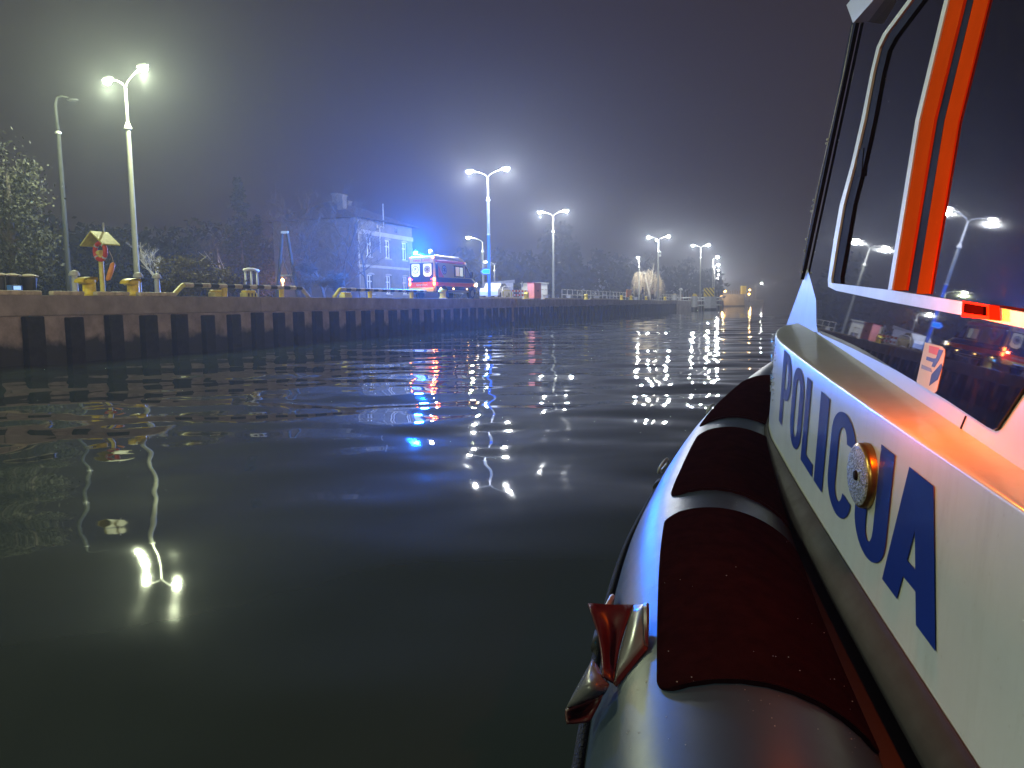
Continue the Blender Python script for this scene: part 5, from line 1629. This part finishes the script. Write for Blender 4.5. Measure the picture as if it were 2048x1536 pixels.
def leafy(loc, label, clumps, n, size, seed, m='leaf', trunk=None, name='leafy_tree', cat='tree', group=None):
    """clumps: (centre, radius) in local metres"""
    rnd = random.Random(seed)
    r = thing(name, label, cat, loc, 0, group)
    tot = sum(c[1] ** 2 for c in clumps)
    pts = []
    for c, rad in clumps:
        k = int(n * rad ** 2 / tot)
        subs = []
        for _ in range(max(5, int(rad * 9))):
            d = Vector((rnd.gauss(0, 1), rnd.gauss(0, 1), rnd.gauss(0, 1))).normalized()
            subs.append((Vector(c) + d * rad * rnd.uniform(0.35, 1.0), rad * rnd.uniform(0.16, 0.34)))
        for _ in range(k):
            s, q = rnd.choice(subs)
            pts.append(s + Vector((rnd.gauss(0, q), rnd.gauss(0, q), rnd.gauss(0, q * 0.8))))
    pts = [p for p in pts if p.z > 0.02]
    leaf_mesh(rnd, pts, size, m, 'crown', r)
    if trunk:
        b = MB()
        H, rad = trunk
        b.tube([(0, 0, 0), (rnd.gauss(0, .1), rnd.gauss(0, .1), H * 0.5), (rnd.gauss(0, .2), rnd.gauss(0, .2), H)], [rad, rad * 0.7, rad * 0.35], 8)
        for c, cr in clumps[:10]:
            b.tube([(0, 0, H * 0.45), Vector(c) * 0.6 + Vector((0, 0, H * 0.2)), Vector(c)], [rad * 0.4, rad * 0.25, rad * 0.08], 5, caps=False)
        b.build('trunk', M['bark'], r, True)
    return r

def conifer(loc, label, H, W_, seed, name='conifer', group=None):
    rnd = random.Random(seed)
    r = thing(name, label, 'tree', loc, 0, group)
    b = MB(); b.tube([(0, 0, 0), (0, 0, H * 0.95)], [0.18, 0.03], 6); b.build('trunk', M['bark'], r, True)
    pts = []
    for k in range(170):
        z = H * (0.06 + 0.94 * rnd.random() ** 1.2)
        L = W_ * (1 - z / H) ** 0.75 * rnd.uniform(0.55, 1.05) + 0.1
        a = rnd.uniform(0, 6.28)
        for j in range(26):
            f = rnd.random() ** 0.6
            pts.append(Vector((math.cos(a) * L * f + rnd.gauss(0, .1), math.sin(a) * L * f + rnd.gauss(0, .1), z - 0.25 * L * f + rnd.gauss(0, .09))))
    leaf_mesh(rnd, pts, 0.16, 'conifer', 'crown', r, 0.6)
    return r

# big tree at the left edge, shrubs, saplings
leafy(q_depth(30, 34), 'big dull green tree at the left edge near the unlit lamp post', [((-1.6, 0.3, 3.6), 1.9), ((0.5, 0, 2.6), 1.3), ((-0.4, 0.4, 5.2), 1.5), ((-2.4, 0, 5.8), 1.7), ((1.0, 0.3, 1.4), 0.9), ((-0.6, 0, 1.4), 1.3), ((-1.6, 0, 6.9), 1.0), ((0.6, 0.2, 4.0), 0.8)], 15000, 0.085, 11, trunk=(5.5, 0.22))
leafy(q_depth(395, 34), 'round grey-green bush in front of the tall lamp', [((-1.0, 0, 0.8), 0.75), ((0.0, -0.1, 0.95), 0.8), ((0.9, 0, 0.75), 0.75), ((0.4, 0.3, 1.15), 0.6), ((-0.5, 0.2, 1.15), 0.6), ((1.35, 0, 0.5), 0.5), ((-1.4, 0, 0.5), 0.5)], 9000, 0.06, 21, m='hedge', name='round_bush', cat='bush', trunk=(0.7, 0.06))
bare_tree(q_depth(326, 44), 'thin bare sapling with a frayed crown behind the round bush', 3.9, 5, ('pale_bark', 'pale_bark'), 0.35, 4, 0.05, name='sapling', low=0.45)
conifer(q_depth(488, 68), 'tall dark conifer left of the orange-lit branches', 10.6, 2.6, 31, group='conifers left of the house')
conifer(q_depth(520, 74), 'narrower dark conifer behind the tall one', 8.2, 2.4, 32, group='conifers left of the house')
conifer(q_depth(455, 80), 'low dark conifer above the right side of the round bush', 6.0, 2.6, 33, group='conifers left of the house')
bare_tree(q_depth(556, 64), 'bare tree lit orange by the lantern left of the house', 9.0, 41, spread=0.5, trunk=0.15, kids=(3, 4))
bare_tree(q_depth(598, 60), 'bare tree right of the A-shaped pole', 7.4, 42, spread=0.5, trunk=0.13, kids=(3, 4))
bare_tree(q_depth(650, 58), 'bushy bare tree in front of the dark side of the house', 7.0, 43, spread=0.6, trunk=0.14, kids=(3, 5), low=0.12)
bare_tree(q_depth(690, 60), 'bare tree beside the corner of the house', 8.0, 44, spread=0.5, trunk=0.13, kids=(3, 4), low=0.2)
bare_tree(q_depth(735, 58), 'slender bare tree crossing the lit windows of the house', 6.6, 45, spread=0.5, trunk=0.09, kids=(2, 4), low=0.2)
bare_tree(q_depth(622, 52), 'low bare thicket right of the A-shaped pole', 3.4, 46, spread=0.75, trunk=0.05, kids=(4, 6), name='bare_shrub', cat='shrub', low=0.02)
bare_tree(q_depth(672, 50), 'low bare shrub above the gap between the guard rails', 2.6, 47, spread=0.75, trunk=0.04, kids=(4, 6), name='bare_shrub', cat='shrub', low=0.02)
bare_tree(q_depth(455, 60), 'thin bare tree in front of the tall conifer', 6.5, 48, ('pale_bark', 'twig'), 0.4, 4, 0.07, kids=(3, 4))
# willow down the quay: trunk, boughs and hanging switches
wl = thing('bare_willow', 'bare yellowish weeping willow behind the people on the quay', 'tree', q_depth(1299, 132), 0)
rnd = random.Random(8)
b = MB()
b.tube([(0.1, 0, 0), (-0.1, 0, 1.6), (-0.5, 0, 3.0), (-0.7, 0, 4.2)], [0.24, 0.2, 0.14, 0.07], 8)
b.tube([(-0.1, 0, 1.5), (0.3, 0, 3.0), (0.5, 0, 4.6), (0.75, 0, 6.4)], [0.15, 0.12, 0.08, 0.03], 8)
bough = []
for k in range(22):
    a = rnd.uniform(0, 6.28); L = rnd.uniform(0.9, 2.2); z0 = rnd.uniform(2.6, 4.4)
    st_ = Vector((-0.45 + rnd.uniform(-.2, .8), 0, z0))
    mid = st_ + Vector((math.cos(a) * L * 0.6, math.sin(a) * L * 0.6, rnd.uniform(0.5, 1.1)))
    en = st_ + Vector((math.cos(a) * L, math.sin(a) * L, rnd.uniform(0.1, 0.7)))
    b.tube([st_, mid, en], [0.06, 0.04, 0.02], 5, caps=False)
    bough.append((st_, mid, en))
b.build('trunk', M['pale_bark'], wl, True)
b = MB()
for k in range(620):
    s_, m_, e_ = rnd.choice(bough)
    f = rnd.random()
    p = m_.lerp(e_, f) + Vector((rnd.gauss(0, .25), rnd.gauss(0, .25), rnd.gauss(0, .15)))
    L = rnd.uniform(1.0, min(3.6, p.z - 0.3))
    sw = Vector((rnd.gauss(0, .12), rnd.gauss(0, .12), 0))
    out = Vector((p.x, p.y, 0)) * 0.08
    b.tube([p, p + out + sw + Vector((0, 0, -L * 0.4)), p + out * 1.5 + sw * 1.6 + Vector((0, 0, -L))], [0.014, 0.011, 0.007], 3, caps=False)
b.build('crown', M['willow'], wl, recalc=False)

# wooded skyline far beyond, fading in the haze
def far_wood(label, spans, seed, n, size=0.9):
    rnd = random.Random(seed)
    V = []
    for px0, px1, dep, h in spans:
        a, c = q_depth(px0, dep), q_depth(px1, dep)
        for _ in range(n):
            f = rnd.random()
            base = a.lerp(c, f)
            crown = 0.55 + 0.45 * math.sin(f * 9 + seed + dep) * math.sin(f * 23 + dep) + 0.15 * math.sin(f * 61 + seed)
            z = h * (0.45 + 0.55 * max(0, crown)) * rnd.random() ** 0.6
            V.append(base + Vector((rnd.gauss(0, 0.8), rnd.uniform(-6, 6), z)))
    o = leaf_mesh(rnd, V, size, 'far_leaf', 'far_wood', None)
    prop(o, label, kind='stuff')
far_wood('dark wooded skyline fading into the mist behind the huts', [(900, 1060, 185, 13), (1040, 1300, 210, 14), (1090, 1150, 200, 20), (1230, 1440, 250, 13)], 3, 2600)
far_wood('dark wood behind the bushes and the left lamp', [(-80, 200, 75, 8), (150, 480, 95, 10), (430, 620, 110, 10)], 5, 7000, 0.42)
# low hedge mass behind the left part of the quay
far_wood('low dark scrub behind the bollard lights', [(60, 330, 52, 2.6), (220, 480, 58, 2.2)], 9, 5000, 0.20)
# parked pale car beyond the hoop barrier
car = thing('parked_car', 'pale parked car half hidden behind the hoop barrier', 'car', q_at(992, 4.2), QR + R(4))
prof_ = [(-2.0, .35), (-2.05, .7), (-1.9, .95), (-1.2, 1.02), (-0.6, 1.42), (0.5, 1.45), (1.2, 1.05), (1.9, .9), (2.05, .6), (2.0, .35)]
b = MB(); b.prism(prof_, (-0.80, 0.80), lambda u, v, w: (w * (1 if v < 1.0 else 0.86), u, v)); b.build('body', M['white'], car)
for s in (-1, 1):
    b = MB(); b.prism([(-1.05, 1.03), (-0.55, 1.36), (0.45, 1.38), (1.0, 1.05)], (0.0, 0.006), lambda u, v, w: (s * (0.795 - 0.24 * max(0, v - 1.0) + 0.02 + w), u, v)); b.build('side_window', M['amb_glass'], car)
    for y in (-1.25, 1.25):
        b = MB(); b.tube([(s * 0.62, y, 0.31), (s * 0.82, y, 0.31)], 0.31, 16); b.build('wheel', M['tyre'], car, True, angle=40)

# ------------------------------------------------------------------ misty air
hz = MB().box(-345, 395, -75, 745, -2.6, 17).build('haze', None)
prop(hz, 'thin night mist over water and quay', kind='stuff')
m = bpy.data.materials.new('night_mist'); m.use_nodes = True
nt = m.node_tree
nt.nodes.remove(nt.nodes['Principled BSDF'])
pv = nt.nodes.new('ShaderNodeVolumePrincipled')
pv.inputs['Color'].default_value = (0.86, 0.90, 1.0, 1)
pv.inputs['Density'].default_value = 0.0018
pv.inputs['Anisotropy'].default_value = 0.55
nt.links.new(pv.outputs[0], nt.nodes['Material Output'].inputs['Volume'])
hz.data.materials.append(m)
